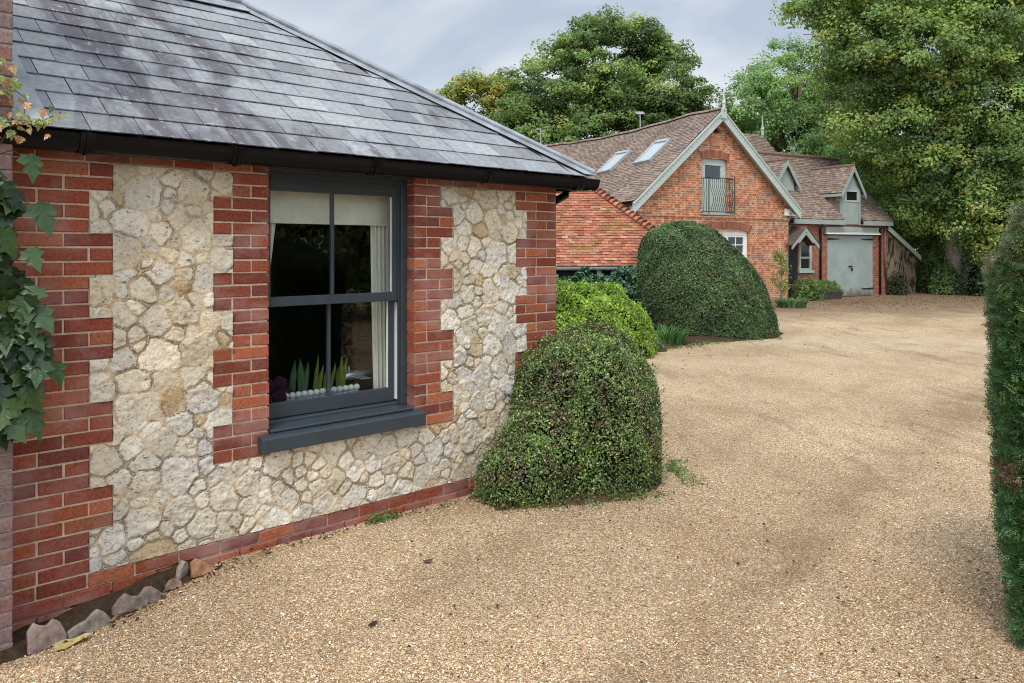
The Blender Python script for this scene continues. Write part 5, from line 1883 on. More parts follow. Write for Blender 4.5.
for x_ in (bx0, bx1):
    for k in (1, 2):
        y_ = yo + (YW - yo) * k / 3
        mb.tube([(x_, y_, bz0), (x_ + 0.03, y_, (bz0 + bz1) / 2), (x_, y_, bz1)], 0.010, 5)
mb.build('balcony_rail', mat_plain('dark_grey_metal', (0.05, 0.06, 0.056), 0.5, 0.2, 8), house)
# ground floor casement
mb = MB()
y0 = YW + 0.07
mb.box(WX0, WX1, y0, y0 + 0.09, WZ0, WZ0 + 0.09)
zt = 2.30
mb.box(WX0, WX1, y0, y0 + 0.09, zt, 2.56)
for x0, x1 in ((WX0, WX0 + 0.10), (0.40, 0.54), (WX1 - 0.11, WX1)): mb.box(x0, x1, y0 + 0.002, y0 + 0.088, WZ0 + 0.09, zt)
mb.box(WX0 + 0.10, WX1 - 0.11, y0 + 0.004, y0 + 0.085, 1.60, 1.70)
for x0, x1 in ((WX0 + 0.10, 0.40), (0.54, WX1 - 0.11)):
    c = (x0 + x1) / 2
    mb.box(x0, x0 + 0.05, y0 + 0.01, y0 + 0.07, WZ0 + 0.09, zt); mb.box(x1 - 0.05, x1, y0 + 0.01, y0 + 0.07, WZ0 + 0.09, zt)
    mb.box(c - 0.016, c + 0.016, y0 + 0.02, y0 + 0.06, WZ0 + 0.09, zt)
    mb.box(x0, x1, y0 + 0.011, y0 + 0.069, zt - 0.06, zt - 0.001); mb.box(x0 + 0.05, x1 - 0.05, y0 + 0.022, y0 + 0.058, 1.96, 1.99)
mb.box(WX0 - 0.06, WX1 + 0.06, YW - 0.06, y0, WZ0 - 0.10, WZ0 - 0.002)
cw = mb.build('window', M['white'], house, 0.005)
mb = MB(); mb.box(WX0 + 0.1, WX1 - 0.1, y0 + 0.04, y0 + 0.045, WZ0 + 0.09, zt); mb.build('glass_pane', M['farglass'], cw)
# white alarm box and corner downpipe
mb = MB(); mb.box(3.25, 3.47, YW - 0.09, YW - 0.002, 3.02, 3.27); mb.build('alarm_box', M['white'], house, 0.012)
mb = MB(); mb.tube([(3.62, 0.22, 3.1), (3.60, 0.38, 2.8), (3.60, 0.38, 0.05)], 0.042, 10); mb.build('downpipe', M['galv'], house, smooth=True)
mb = MB(); mb.lathe([(0.05, 0), (0.09, 0.04), (0.09, 0.1), (0.03, 0.14)], 10, (-0.12, YW - 0.10, 5.72)); mb.build('security_lamp', M['iron'], house)
# roof windows on the left slope
up_l = Vector((cu, 0, su)); nl = Vector((-su, 0, cu)); El = Vector((-3.80, 0, EV))
for (ya, yb_, va, vb) in ((3.10, 3.92, 2.0, 3.24), (1.16, 1.98, 2.17, 3.40)):
    mb = MB()
    def RP(y, v, h): return sag(El + Vector((0, y, 0)) + up_l * v + nl * h)
    def rbox(y0, y1, v0, v1, h0, h1): mb.hexa([RP(y0, v0, h0), RP(y1, v0, h0), RP(y1, v1, h0), RP(y0, v1, h0), RP(y0, v0, h1), RP(y1, v0, h1), RP(y1, v1, h1), RP(y0, v1, h1)])
    fw = 0.09
    rbox(ya, ya + fw, va, vb, 0.0, 0.11); rbox(yb_ - fw, yb_, va, vb, 0.0, 0.11)
    rbox(ya + fw, yb_ - fw, va, va + fw, 0.0, 0.105); rbox(ya + fw, yb_ - fw, vb - fw * 1.4, vb, 0.0, 0.13)
    sk = mb.build('skylight', M['galv'], house)
    mb = MB(); rbox(ya + fw, yb_ - fw, va + fw, vb - fw * 1.4, 0.07, 0.085)
    mt = M.get('skyglass')
    if mt is None:
        mt = mat_plain('roof_glass', (0.36, 0.41, 0.43), 0.08, 0.05, 3, 0.8, 0); M['skyglass'] = mt
    mb.build('glass_pane', mt, sk)

# rear roof whose ridge end and finial show over the garage
mb = MB()
RY, RZ, RX1, RD = 5.0, 6.80, 7.5, 2.6
rsl = math.hypot(RD, RD * 1.15); c2, s2 = RD / rsl, RD * 1.15 / rsl
tiles(mb, (2.6, RY - RD, RZ - RD * 1.15), (1, 0, 0), (0, c2, s2), (0, -s2, c2), lambda v: 0.0, lambda v: RX1 - 2.6, rsl, 0.165, 0.10, 0.013, 0.022, brown_tint, rt, 0.004, 0.004)
mb.hexa([(2.6, RY - RD, RZ - RD * 1.15 - .03), (RX1, RY - RD, RZ - RD * 1.15 - .03), (RX1, RY, RZ - .03), (2.6, RY, RZ - .03), (2.6, RY - RD, RZ - RD * 1.15), (RX1, RY - RD, RZ - RD * 1.15), (RX1, RY, RZ), (2.6, RY, RZ)], (0.15, 0.1, 0.09))
mb.hexa([(2.6, RY + RD, RZ - RD * 1.15 - .03), (RX1, RY + RD, RZ - RD * 1.15 - .03), (RX1, RY, RZ - .03), (2.6, RY, RZ - .03), (2.6, RY + RD, RZ - RD * 1.15), (RX1, RY + RD, RZ - RD * 1.15), (RX1, RY, RZ), (2.6, RY, RZ)], (0.15, 0.1, 0.09))
rr_o = mb.build('rear_roof', M['tile_brown'], house)
mb = MB(); mb.prism_x([(RY - RD + 0.2, 0), (RY + RD - 0.2, 0), (RY + RD - 0.2, RZ - RD * 1.15), (RY, RZ - 0.1), (RY - RD + 0.2, RZ - RD * 1.15)], RX1 - 0.35, RX1 - 0.1); mb.build('rear_wall', M['garage_brick'], house)
mb = MB(); mb.lathe([(0.06, 0.0), (0.06, 0.25), (0.085, 0.3), (0.05, 0.38), (0.03, 0.6), (0.006, 0.92)], 8, (RX1, RY, RZ - 0.05)); mb.build('finial', M['sagelight'], house)

# ---- garage range
gar = thing('garage', 'lower brick garage wing with green double doors and tiled dormers', 'garage', O, HR)
GYW, GX_L, GX_R = 0.60, 3.50, 9.62
GE = 2.95
DGX0, DGX1, DGT = 6.08, 8.86, 2.36
PX0, PX1, PZ0, PZ1 = 4.50, 5.12, 1.05, 2.05
mb = MB()
def gw(x0, x1, z0, z1): mb.box(x0, x1, GYW, GYW + 0.3, z0, z1)
gw(GX_L, PX0, -0.3, GE); gw(PX1, DGX0, -0.3, GE); gw(DGX1, GX_R, -0.3, GE); gw(DGX0, DGX1, DGT, GE); gw(PX0, PX1, -0.3, PZ0); gw(PX0, PX1, PZ1, GE)
GRY, GRZ = 3.0, 5.65
gs = (GRZ - GE) / (GRY - 0.40)
mb.prism_x([(GYW + 0.3, -0.3), (5.4, -0.3), (5.4, GE), (GRY, GRZ - 0.12), (GYW + 0.3, GE + 0.25)], GX_R - 0.3, GX_R - 0.002)
mb.build('wall', M['garage_brick'], gar)
mb = MB()
gsl = math.hypot(GRY - 0.40, GRZ - GE); c3, s3 = (GRY - 0.40) / gsl, (GRZ - GE) / gsl
DOR0, DOR1 = 6.86, 7.94
DC = (DOR0 + DOR1) / 2
tiles(mb, (GX_L, 0.40, GE), (1, 0, 0), (0, c3, s3), (0, -s3, c3), lambda v: 0.2, lambda v: (GX_R + 0.25 - GX_L), gsl, 0.165, 0.10, 0.013, 0.022, brown_tint, rt, 0.004, 0.005) if False else None
# the slope is tiled left and right of the full-height dormer, and above it
tiles(mb, (GX_L, 0.40, GE), (1, 0, 0), (0, c3, s3), (0, -s3, c3), lambda v: 0.1, lambda v: (DOR0 - GX_L - 0.02) if v < 1.75 else (GX_R + 0.25 - GX_L), gsl, 0.165, 0.10, 0.013, 0.022, brown_tint, rt, 0.004, 0.005)
tiles(mb, (GX_L, 0.40, GE), (1, 0, 0), (0, c3, s3), (0, -s3, c3), lambda v: (DOR1 - GX_L + 0.02), lambda v: (GX_R + 0.25 - GX_L), 1.75, 0.165, 0.10, 0.013, 0.022, brown_tint, rt, 0.004, 0.005)
def gslab(x0, x1, y0, y1):
    z_ = lambda y: GE + gs * (y - 0.40) - 0.03
    mb.hexa([(x0, y0, z_(y0) - .04), (x1, y0, z_(y0) - .04), (x1, y1, z_(y1) - .04), (x0, y1, z_(y1) - .04), (x0, y0, z_(y0)), (x1, y0, z_(y0)), (x1, y1, z_(y1)), (x0, y1, z_(y1))], (0.1, 0.08, 0.07))
gslab(GX_L, DOR0, 0.42, 1.72); gslab(DOR1, GX_R + 0.2, 0.42, 1.72); gslab(GX_L, GX_R + 0.2, 1.72, GRY)
mb.hexa([(GX_L, 5.6, GE), (GX_R + 0.2, 5.6, GE), (GX_R + 0.2, GRY, GRZ - 0.03), (GX_L, GRY, GRZ - 0.03), (GX_L, 5.6, GE + 0.04), (GX_R + 0.2, 5.6, GE + 0.04), (GX_R + 0.2, GRY, GRZ), (GX_L, GRY, GRZ)], (0.2, 0.13, 0.11))
mb.tube([(GX_L, GRY, GRZ + 0.02), (GX_R + 0.25, GRY, GRZ + 0.02)], 0.09, 8, (0.2, 0.13, 0.11))
mb.build('roof', M['tile_brown'], gar)
# eave boards and gutters either side of the dormer
mb = MB()
mb.box(3.95, DOR0 - 0.02, 0.36, 0.40, GE - 0.19, GE - 0.015); mb.box(DOR1 + 0.02, GX_R + 0.18, 0.36, 0.40, GE - 0.19, GE - 0.015)
mb.box(3.95, DOR0 - 0.02, 0.40, GYW - 0.002, GE - 0.19, GE - 0.16); mb.box(DOR1 + 0.02, GX_R + 0.18, 0.40, GYW - 0.002, GE - 0.19, GE - 0.16)
mb.build('fascia', M['sage'], gar)


def dormer(cx, wd, yf, zb, ze, zp, depth_y, name, door=True):
    """gabled dormer: front face with timber boarding, tiled cheeks, its own little roof"""
    x0, x1 = cx - wd / 2, cx + wd / 2
    mb = MB()
    k = (zp - 0.16 - ze) / (wd / 2)
    mb.prism([(x0, zb), (x1, zb), (x1, ze), (cx, zp - 0.16), (x0, ze)], yf, yf + 0.10)
    d_o = mb.build(name, M['sage'], gar)
    zc = lambda y: GE + gs * (y - 0.40)
    for xx in (x0, x1 - 0.06):
        mb = MB()
        yy0 = yf + 0.1; n_ = 14
        # tile-hung cheek as overlapping rows that follow the slope of the main roof
        zz = zc(yy0) if door else zc(yy0)
        while zz < ze:
            ye = 0.40 + (zz + 0.1 - GE) / gs
            if ye > yy0 + 0.02:
                yq = yy0
                while yq < ye:
                    mb.box(xx - 0.004 * rt.random(), xx + 0.06 + 0.004 * rt.random(), yq, min(ye, yq + 0.16), zz, zz + 0.1, brown_tint(rt)); yq += 0.165
            zz += 0.1
        mb.build('dormer_cheek', M['tile_brown'], d_o)
    mb = MB()
    ov = 0.16
    hw_ = wd / 2 + ov
    pit = (zp - (ze - ov * k)) / hw_
    sl_ = math.hypot(hw_, zp - (ze - ov * k)); cc, ss = hw_ / sl_, (zp - (ze - ov * k)) / sl_
    zlow = ze - ov * k
    yend = 0.40 + (zp - GE) / gs
    for sgn in (-1, 1):
        E_ = (cx + sgn * hw_, yf - 0.14, zlow)
        ylow = 0.40 + (zlow - GE) / gs - (yf - 0.14); yhi = yend - (yf - 0.14)
        tiles(mb, E_, (0, 1, 0), (-sgn * cc, 0, ss), (sgn * ss, 0, cc), lambda v: 0.0, lambda v: ylow + (yhi - ylow) * v / sl_ + 0.1, sl_, 0.165, 0.10, 0.012, 0.02, brown_tint, rt, 0.004, 0.004)
        pts = [(cx + sgn * hw_, yf - 0.12, zlow - 0.02), (cx + sgn * hw_, yf - 0.12 + ylow, zlow - 0.02), (cx, yf - .12 + yhi, zp - 0.02), (cx, yf - 0.12, zp - 0.02)]
        mb.hexa(pts + [(q[0], q[1], q[2] + 0.02) for q in pts], (0.12, 0.09, 0.08))
    mb.tube([(cx, yf - 0.14, zp + 0.01), (cx, yend, zp + 0.01)], 0.06, 8, (0.2, 0.13, 0.11))
    mb.build('dormer_roof', M['tile_brown'], d_o)
    mb = MB()
    for sgn in (-1, 1):
        a = Vector((cx, yf - 0.16, zp - 0.02)); b = Vector((cx + sgn * (hw_ + 0.02), yf - 0.16, zlow - 0.02))
        pts = [a + Vector((0, 0, -0.20)), b + Vector((0, 0, -0.20)), b, a]
        mb.hexa(pts + [q + Vector((0, 0.035 - 0.001 * sgn, 0)) for q in pts])
    # eave boards along the sides
    mb.box(cx - hw_, cx - hw_ + 0.03, yf - 0.12, yf + 1.0, zlow - 0.14, zlow - 0.03); mb.box(cx + hw_ - 0.03, cx + hw_, yf - 0.12, yf + 1.0, zlow - 0.14, zlow - 0.03)
    mb.build('dormer_bargeboard', M['sage'], d_o)
    if door:
        mb = MB()
        mb.box(x0 - 0.002, x0 + 0.12, yf - 0.03, yf - 0.002, zb, ze); mb.box(x1 - 0.12, x1 + 0.002, yf - 0.03, yf - 0.002, zb, ze)
        mb.box(x0 + 0.12, x1 - 0.12, yf - 0.029, yf - 0.002, ze - 0.10, ze)
        mb.build('door_frame', M['sage'], d_o)
        mb = MB()
        a, b = x0 + 0.14, x1 - 0.14
        mb.box(a, b, yf - 0.02, yf - 0.003, zb + 0.02, 3.66)
        for q in range(1, 5): mb.box(a + (b - a) * q / 5 - 0.004, a + (b - a) * q / 5 + 0.004, yf - 0.024, yf - 0.021, zb + 0.02, 3.66)
        mb.build('loft_door', M['door'], d_o)
        mb = MB()
        for (p0_, p1_, q0_, q1_) in ((a, b, 3.66, 3.72), (a, b, 4.05, 4.10), (a, a + 0.07, 3.72, 4.05), (b - 0.07, b, 3.72, 4.05)): mb.box(p0_, p1_, yf - 0.045, yf - 0.004, q0_, q1_)
        mb.build('light_frame', M['sagelight'], d_o)
        mb = MB(); mb.box(a + 0.07, b - 0.07, yf - 0.012, yf - 0.006, 3.72, 4.05)
        mb.build('glass_pane', M['blackglass'], d_o)
    return d_o


M['blackglass'] = mat_plain('dark_glass', (0.01, 0.011, 0.012), 0.05, 0.1, 3, 0.6, 0)
dormer(DC, DOR1 - DOR0, GYW - 0.06, 2.78, 4.20, 5.06, 2.0, 'dormer')
dormer(4.72, 1.05, 1.45, 3.9, 4.45, 5.22, 2.0, 'dormer', False)
# garage doors
mb = MB()
mb.box(5.90, 9.08, GYW - 0.09, GYW - 0.002, 2.50, 2.66)
mb.prism_x([(GYW - 0.14, 2.40), (GYW - 0.002, 2.40), (GYW - 0.002, 2.50), (GYW - 0.09, 2.499), (GYW - 0.14, 2.45)], 5.86, 9.12)
mb.build('door_lintel', M['sage'], gar, 0.006)
mb = MB(); mb.box(5.90, 9.08, GYW - 0.086, GYW - 0.003, 2.661, 2.67); mb.box(5.86, 9.12, GYW - 0.15, GYW - 0.142, 2.40, 2.44); mb.build('drip_moulding', M['white'], gar)
cxg = (DGX0 + DGX1) / 2
for (a, b, hx) in ((DGX0 + 0.01, cxg - 0.004, 1), (cxg + 0.004, DGX1 - 0.01, -1)):
    mb = MB()
    nb = 8
    for i in range(nb):
        x0, x1 = a + (b - a) * i / nb, a + (b - a) * (i + 1) / nb
        mb.box(x0 + 0.003, x1 - 0.003, GYW + 0.02, GYW + 0.06, 0.01, DGT)
    mb.box(a, b, GYW + 0.03, GYW + 0.065, 0.012, DGT - 0.002)
    dr = mb.build('garage_door', M['garage_paint'], gar, 0.004)
    mb = MB()
    for z_ in (0.28, 2.22):
        e0 = a if hx > 0 else b
        mb.hexa([(e0, GYW + 0.0, z_ - 0.035), (e0 + hx * 0.70, GYW + 0.0, z_ - 0.015), (e0 + hx * 0.70, GYW + 0.018, z_ - 0.015), (e0, GYW + 0.018, z_ - 0.035), (e0, GYW + 0.0, z_ + 0.035), (e0 + hx * 0.70, GYW + 0.0, z_ + 0.015), (e0 + hx * 0.70, GYW + 0.018, z_ + 0.015), (e0, GYW + 0.018, z_ + 0.035)])
    mb.build('hinge', M['iron'], dr)
mb = MB(); mb.box(cxg - 0.12, cxg + 0.10, GYW - 0.012, GYW + 0.018, 1.14, 1.19); mb.box(cxg + 0.03, cxg + 0.09, GYW - 0.03, GYW + 0.016, 1.00, 1.09); mb.build('latch', M['iron'], gar)
# little gabled porch and its side window
mb = MB()
pcx, pz, pze = 4.12, 2.62, 1.98
for sgn in (-1, 1):
    pts = [Vector((pcx, -0.02, pz - 0.16)), Vector((pcx + sgn * 0.72, -0.02, pze - 0.16)), Vector((pcx + sgn * 0.72, -0.02, pze)), Vector((pcx, -0.02, pz))]
    mb.hexa(pts + [q + Vector((0, 0.05 - 0.001 * sgn, 0)) for q in pts])
mb.bar((pcx - 0.4, 0.0, 2.06), (pcx, 0.0, 2.40), 0.05, 0.06); mb.bar((pcx + 0.4, 0.001, 2.06), (pcx, 0.001, 2.40), 0.05, 0.06)
porch = mb.build('porch', M['sage'], gar)
mb = MB()
for sgn in (-1, 1):
    q = [Vector((pcx, -0.04, pz + 0.01)), Vector((pcx + sgn * 0.76, -0.04, pze - 0.02)), Vector((pcx + sgn * 0.76, GYW, pze - 0.02)), Vector((pcx, GYW, pz + 0.01))]
    mb.hexa(q + [k + Vector((0, 0, 0.04)) for k in q], (0.1, 0.07, 0.06))
mb.build('porch_roof', M['tile_brown'], porch)
mb = MB()
mb.box(PX0 - 0.02, PX0 + 0.07, GYW - 0.03, GYW + 0.07, PZ0, 2.12); mb.box(PX1 - 0.07, PX1 + 0.04, GYW - 0.03, GYW + 0.07, PZ0, 2.12)
mb.box(PX0 + 0.07, PX1 - 0.07, GYW - 0.02, GYW + 0.06, PZ0, PZ0 + 0.07); mb.box(PX0 + 0.07, PX1 - 0.07, GYW - 0.02, GYW + 0.06, 1.48, 1.55); mb.box(PX0 + 0.07, PX1 - 0.07, GYW - 0.02, GYW + 0.06, 1.96, 2.12)
mb.box(PX0 - 0.08, PX1 + 0.10, GYW - 0.10, GYW - 0.002, PZ0 - 0.10, PZ0 - 0.002)
pw = mb.build('window', M['sagelight'], gar, 0.005)
mb = MB(); mb.box(PX0 + 0.07, PX1 - 0.07, GYW + 0.02, GYW + 0.03, PZ0 + .07, 1.96); mb.build('glass_pane', M['blackglass'], pw)
mb = MB(); mb.box(3.62, 4.40, GYW - 0.01, GYW - 0.002, 0.0, 2.0); mb.build('porch_door', M['blackwood'], gar)
# downpipes
for (x_, zt_) in ((5.62, 2.78), (9.22, 2.78)):
    mb = MB(); mb.tube([(x_, 0.42, zt_), (x_, GYW - 0.06, zt_ - 0.2), (x_, GYW - 0.06, 0.03)], 0.042, 10); mb.build('downpipe', M['iron'], gar, smooth=True)
mb = MB(); mb.tube([(9.52, GYW - 0.06, 2.7), (9.52, GYW - 0.06, 0.75)], 0.035, 10); mb.build('downpipe', mat_plain('red_pipe', (0.25, 0.09, 0.06), 0.6), gar, smooth=True)
# lean-to at the right end
M['oldrender'] = None
mt, t_, p_, o_ = new_mat('stained_render')
v_ = coords(t_)
c_ = ramp(t_, noise(t_, v_, 2.5, 5, 0.6), [(0.3, (0.16, 0.115, 0.07)), (0.7, (0.26, 0.195, 0.125))])
st_ = noise(t_, coords(t_, (1.6, 1.6, 0.55)), 1.5, 6, 0.68, 1.6)
c_ = mix(t_, ramp(t_, st_, [(0.50, 0.0), (0.545, 0.95)]), c_, (0.018, 0.016, 0.012))
t_.links.new(c_, p_.inputs['Base Color']); p_.inputs['Roughness'].default_value = 0.95
M['oldrender'] = mt
mb = MB()
mb.prism([(GX_R + 0.002, -0.3), (11.68, -0.3), (11.68, 1.52), (GX_R + 0.002, 2.62)], GYW + 0.02, GYW + 0.12)
mb.box(11.60, 11.68, GYW + 0.12, 4.4, -0.3, 1.50)
lt = mb.build('lean_to', M['oldrender'], gar)
mb = MB()
pts = [(GX_R + 0.0, GYW - 0.10, 2.62), (11.85, GYW - 0.10, 1.44), (11.85, 4.5, 1.44), (GX_R, 4.5, 2.62)]
mb.hexa(pts + [(q[0], q[1], q[2] + 0.06) for q in pts], (0.16, 0.11, 0.09)); mb.build('lean_to_roof', M['tile_brown'], lt)
mb = MB()
a = Vector((GX_R + 0.03, GYW - 0.14, 2.78)); b = Vector((11.84, GYW - 0.14, 1.56))
pts = [a + Vector((0, 0, -0.20)), b + Vector((0, 0, -0.20)), b, a]
mb.hexa(pts + [q + Vector((0, 0.035, 0)) for q in pts]); mb.build('lean_to_bargeboard', M['sagelight'], lt)

# ------------------------------------------------------------------ tiled outbuilding
WR = 0.0
wc = Vector((4.63, 19.5, 0))
wing = thing('outbuilding', 'low outbuilding with mossy orange clay tiled hipped roof', 'outbuilding', wc, 0)
WEZ, WT = 1.40, 0.86
wp = math.atan(WT); wcp, wsp = math.cos(wp), math.sin(wp)
WRUN = 2.45
mb = MB()
wv = WRUN / wcp
tiles(mb, (-6.5, 0, WEZ), (1, 0, 0), (0, wcp, wsp), (0, -wsp, wcp), lambda v: 0.0, lambda v: 6.5 - v * wcp, wv, 0.165, 0.105, 0.014, 0.026, orange_tint, rt, 0.005, 0.006)
mb.hexa([(-6.5, 0.02, WEZ - 0.04), (-0.02, 0.02, WEZ - 0.04), (-WRUN, WRUN, WEZ + WRUN * WT - 0.04), (-6.5, WRUN, WEZ + WRUN * WT - 0.04), (-6.5, 0.02, WEZ - .01), (-0.02, 0.02, WEZ - .01), (-WRUN, WRUN, WEZ + WRUN * WT - .01), (-6.5, WRUN, WEZ + WRUN * WT - .01)], (0.2, 0.09, 0.06))
mb.build('roof', M['tile_orange'], wing)
mb = MB()
tiles(mb, (0, 0, WEZ), (0, 1, 0), (-wcp, 0, wsp), (wsp, 0, wcp), lambda v: v * wcp, lambda v: 2 * WRUN - v * wcp, wv, 0.165, 0.105, 0.014, 0.026, orange_tint, rt, 0.005, 0.006)
mb.build('hip_roof', M['tile_orange'], wing)
mb = MB()
mb.hexa([(-6.5, 2 * WRUN, WEZ - .03), (0, 2 * WRUN, WEZ - .03), (-WRUN, WRUN, WEZ + WRUN * WT - .03), (-6.5, WRUN, WEZ + WRUN * WT - .03), (-6.5, 2 * WRUN, WEZ), (0, 2 * WRUN, WEZ), (-WRUN, WRUN, WEZ + WRUN * WT), (-6.5, WRUN, WEZ + WRUN * WT)], (0.35, 0.13, 0.08))
mb.build('back_roof', M['tile_orange'], wing)
# bonnet tiles stepping up the hip
mb = MB()
nb = 26
for i in range(nb):
    f0, f1 = i / nb, (i + 1.25) / nb
    p0 = Vector((-WRUN * f0, WRUN * f0, WEZ + WRUN * WT * f0 + 0.02)); p1 = Vector((-WRUN * f1, WRUN * f1, WEZ + WRUN * WT * f1 + 0.0))
    ax = (p1 - p0).normalized(); sd_ = ax.cross(Vector((0, 0, 1))).normalized(); up2 = sd_.cross(ax)
    c = orange_tint(rt); c = tuple(x * 1.1 for x in c)
    sg = 8
    ring0 = []; ring1 = []
    for k in range(sg + 1):
        a = math.pi * (-0.12) + math.pi * 1.24 * k / sg
        ring0.append(p0 + sd_ * math.cos(a) * 0.125 + up2 * (math.sin(a) * 0.10 + 0.035)); ring1.append(p1 + sd_ * math.cos(a) * 0.075 + up2 * (math.sin(a) * 0.05))
    mb.add(ring0 + ring1, [(k, k + 1, sg + 2 + k, sg + 1 + k) for k in range(sg)], c)
    mb.add(ring0, [tuple(range(sg + 1))], tuple(x * 0.55 for x in c))
mb.build('bonnet_tiles', M['bonnet'], wing)
mb = MB()
mb.box(-6.4, -0.25, 0.28, 0.5, -0.2, WEZ + 0.1); mb.box(-0.45, -0.25, 0.5, 4.6, -0.2, WEZ + 0.1)
mb.build('wall', M['blackwood'], wing)
mb = gutter_mb('x', -6.5, 0.03, -0.05, WEZ - 0.01, 0.055)
mb.build('gutter', M['galv'], wing)
for x_ in (-3.66, -2.5):
    mb = MB(); mb.box(x_ - 0.055, x_ + 0.055, 0.02, 0.13, -0.1, WEZ - 0.03); mb.build('eave_post', M['galv'], wing)

# ------------------------------------------------------------------ aerials
def hpt(x, y, z): return O + HA * x + HB * y + Vector((0, 0, z))


def aerial(x, y, zb, h, label, boom, yaw):
    t = thing('tv_aerial', label, 'aerial', hpt(x, y, zb), HR, 'television aerials on the brick house roof')
    mb = MB(); mb.tube([(0, 0, -0.3), (0, 0, h)], 0.022, 6); mb.build('mast', M['galv'], t)
    mb = MB()
    dx, dy = math.cos(yaw), math.sin(yaw)
    mb.bar((-0.35 * boom * dx, -0.35 * boom * dy, h - 0.05), (0.65 * boom * dx, 0.65 * boom * dy, h + 0.12), 0.03, 0.03)
    for k in range(9):
        f_ = -0.35 + k / 8
        c = Vector((f_ * boom * dx, f_ * boom * dy, h - 0.05 + 0.17 * (f_ + 0.35)))
        mb.tube([c - Vector((-dy, dx, 0)) * 0.17, c + Vector((-dy, dx, 0)) * 0.17], 0.007, 5)
    mb.build('yagi_boom', M['galv'], t)


aerial(0.15, 11.4, 6.5, 0.85, 'grey television aerial on the far left end of the ridge', 0.8, 0.0)
aerial(0.3, 4.6, 6.3, 0.75, 'small grey television aerial near the middle of the ridge', 0.5, 1.0)

# ------------------------------------------------------------------ planting by the garage
def sapling():
    r = np.random.default_rng(91); rr = random.Random(91)
    b = Vector((8.45, 25.2, 0))
    t = thing('sapling', 'thin staked sapling with sparse yellow green leaves by the gable corner', 'tree', b)
    mb = MB()
    mb.tube([(0, 0, -0.05), (0.02, 0, 0.7), (-0.02, 0.02, 1.4), (0.03, 0, 2.15)], [0.022, 0.018, 0.013, 0.005], 7)
    P = []
    for k in range(26):
        z = rr.uniform(0.35, 2.0); a = rr.uniform(0, 6.28); ln = rr.uniform(0.2, 0.5) * (1.15 - z / 2.6)
        e_ = Vector((math.cos(a) * ln, math.sin(a) * ln, z + rr.uniform(-0.05, 0.25)))
        mb.tube([(0, 0, z), e_ * 0.5 + Vector((0, 0, z * 0.5 + 0.04)), e_], [0.007, 0.005, 0.002], 5)
        for q in range(36):
            f_ = rr.uniform(0.3, 1.05)
            P.append((e_.x * f_ + rr.gauss(0, 0.05), e_.y * f_ + rr.gauss(0, 0.05), z + (e_.z - z) * f_ + rr.gauss(0, 0.05)))
    mb.build('trunk', M['grey_bark'], t, smooth=True)
    P = np.array(P)
    tint = pick([(0.13, 0.19, 0.045), (0.09, 0.15, 0.04), (0.26, 0.22, 0.06), (0.07, 0.13, 0.04)], len(P), r)
    leafmesh('crown', P, np.tile([0, -0.5, 0.6], (len(P), 1)), 0.075, 0.5, tint, M['leaf'], t, 0.2, r, 0.8, 0.4)
    mb = MB(); mb.tube([(0.06, 0.03, -0.1), (0.06, 0.03, 1.75)], 0.024, 8)
    mb.tube([(0.0, 0.0, 1.05), (0.07, 0.03, 1.06)], 0.02, 6)
    s = mb.build('tree_stake', mat_plain('pale_stake', (0.42, 0.30, 0.18), 0.9, 0.2, 12))
    s.location = b; tag(s, 'pale round wooden stake tied to the thin sapling', 'stake')


sapling()
p = hpt(5.3, 0.05, 0)
t = thing('planting_trough', 'dark stone trough of green plants between porch and garage doors', 'planter', p, HR)
mb = MB()
mb.hexa([(-0.62, -0.2, -0.02), (0.62, -0.2, -0.02), (0.62, 0.2, -0.02), (-0.62, 0.2, -0.02), (-0.70, -0.25, 0.30), (0.70, -0.25, 0.30), (0.70, 0.25, 0.30), (-0.70, 0.25, 0.30)])
mb.build('trough', mat_plain('dark_stone', (0.07, 0.06, 0.055), 0.95, 0.4, 10, 0.2, 0.5, 40), t, 0.03, seg=2)
r_ = np.random.default_rng(93)
P, N = shell_points(1500, (0, 0, 0.25), (0.72, 0.33, 0.42), r_, 0.0, 2.0, 0.4, 3)
leafmesh('plants', P - N * r_.exponential(0.06, (len(P), 1)), N, 0.075, 0.6, pick([(0.06, 0.12, 0.035), (0.09, 0.16, 0.045), (0.13, 0.18, 0.06)], len(P), r_), M['leaf'], t, 0.2, r_, 0.8)
shrub('wall_shrub', 'low dark green shrub at the foot of the gable downpipe', tuple(hpt(4.1, -0.1, 0)), [(*hpt(4.1, -0.1, 0).xy, 0.5, 0.4, 0.75)], 2600, 0.075, 0.6, [(0.06, 0.12, 0.035), (0.10, 0.17, 0.05), (0.16, 0.20, 0.06)], None, 94, 'leaf', 2.1, 0.35, 0.08, 0.8)
shrub('lean_to_bush', 'small dark bush in the corner between garage and lean-to', tuple(hpt(9.95, 0.2, 0)), [(*hpt(9.95, 0.25, 0).xy, 0.36, 0.3, 0.85)], 1800, 0.07, 0.6, [(0.025, 0.04, 0.02), (0.045, 0.065, 0.03), (0.04, 0.03, 0.02)], None, 95, 'leaf', 2.1, 0.35, 0.07, 0.8)

# ------------------------------------------------------------------ trees
OAK = [(0.056, 0.088, 0.028), (0.075, 0.114, 0.034), (0.10, 0.138, 0.040), (0.045, 0.07, 0.026), (0.13, 0.154, 0.046)]
def B(x, y, Z, rx, ry, rzz):
    """ellipsoid crown lobe: centre seen at pixel x, y at distance Z; radii in metres"""
    p = px(x, y, Z); return (p.x, p.y, p.z, rx, ry, rzz)


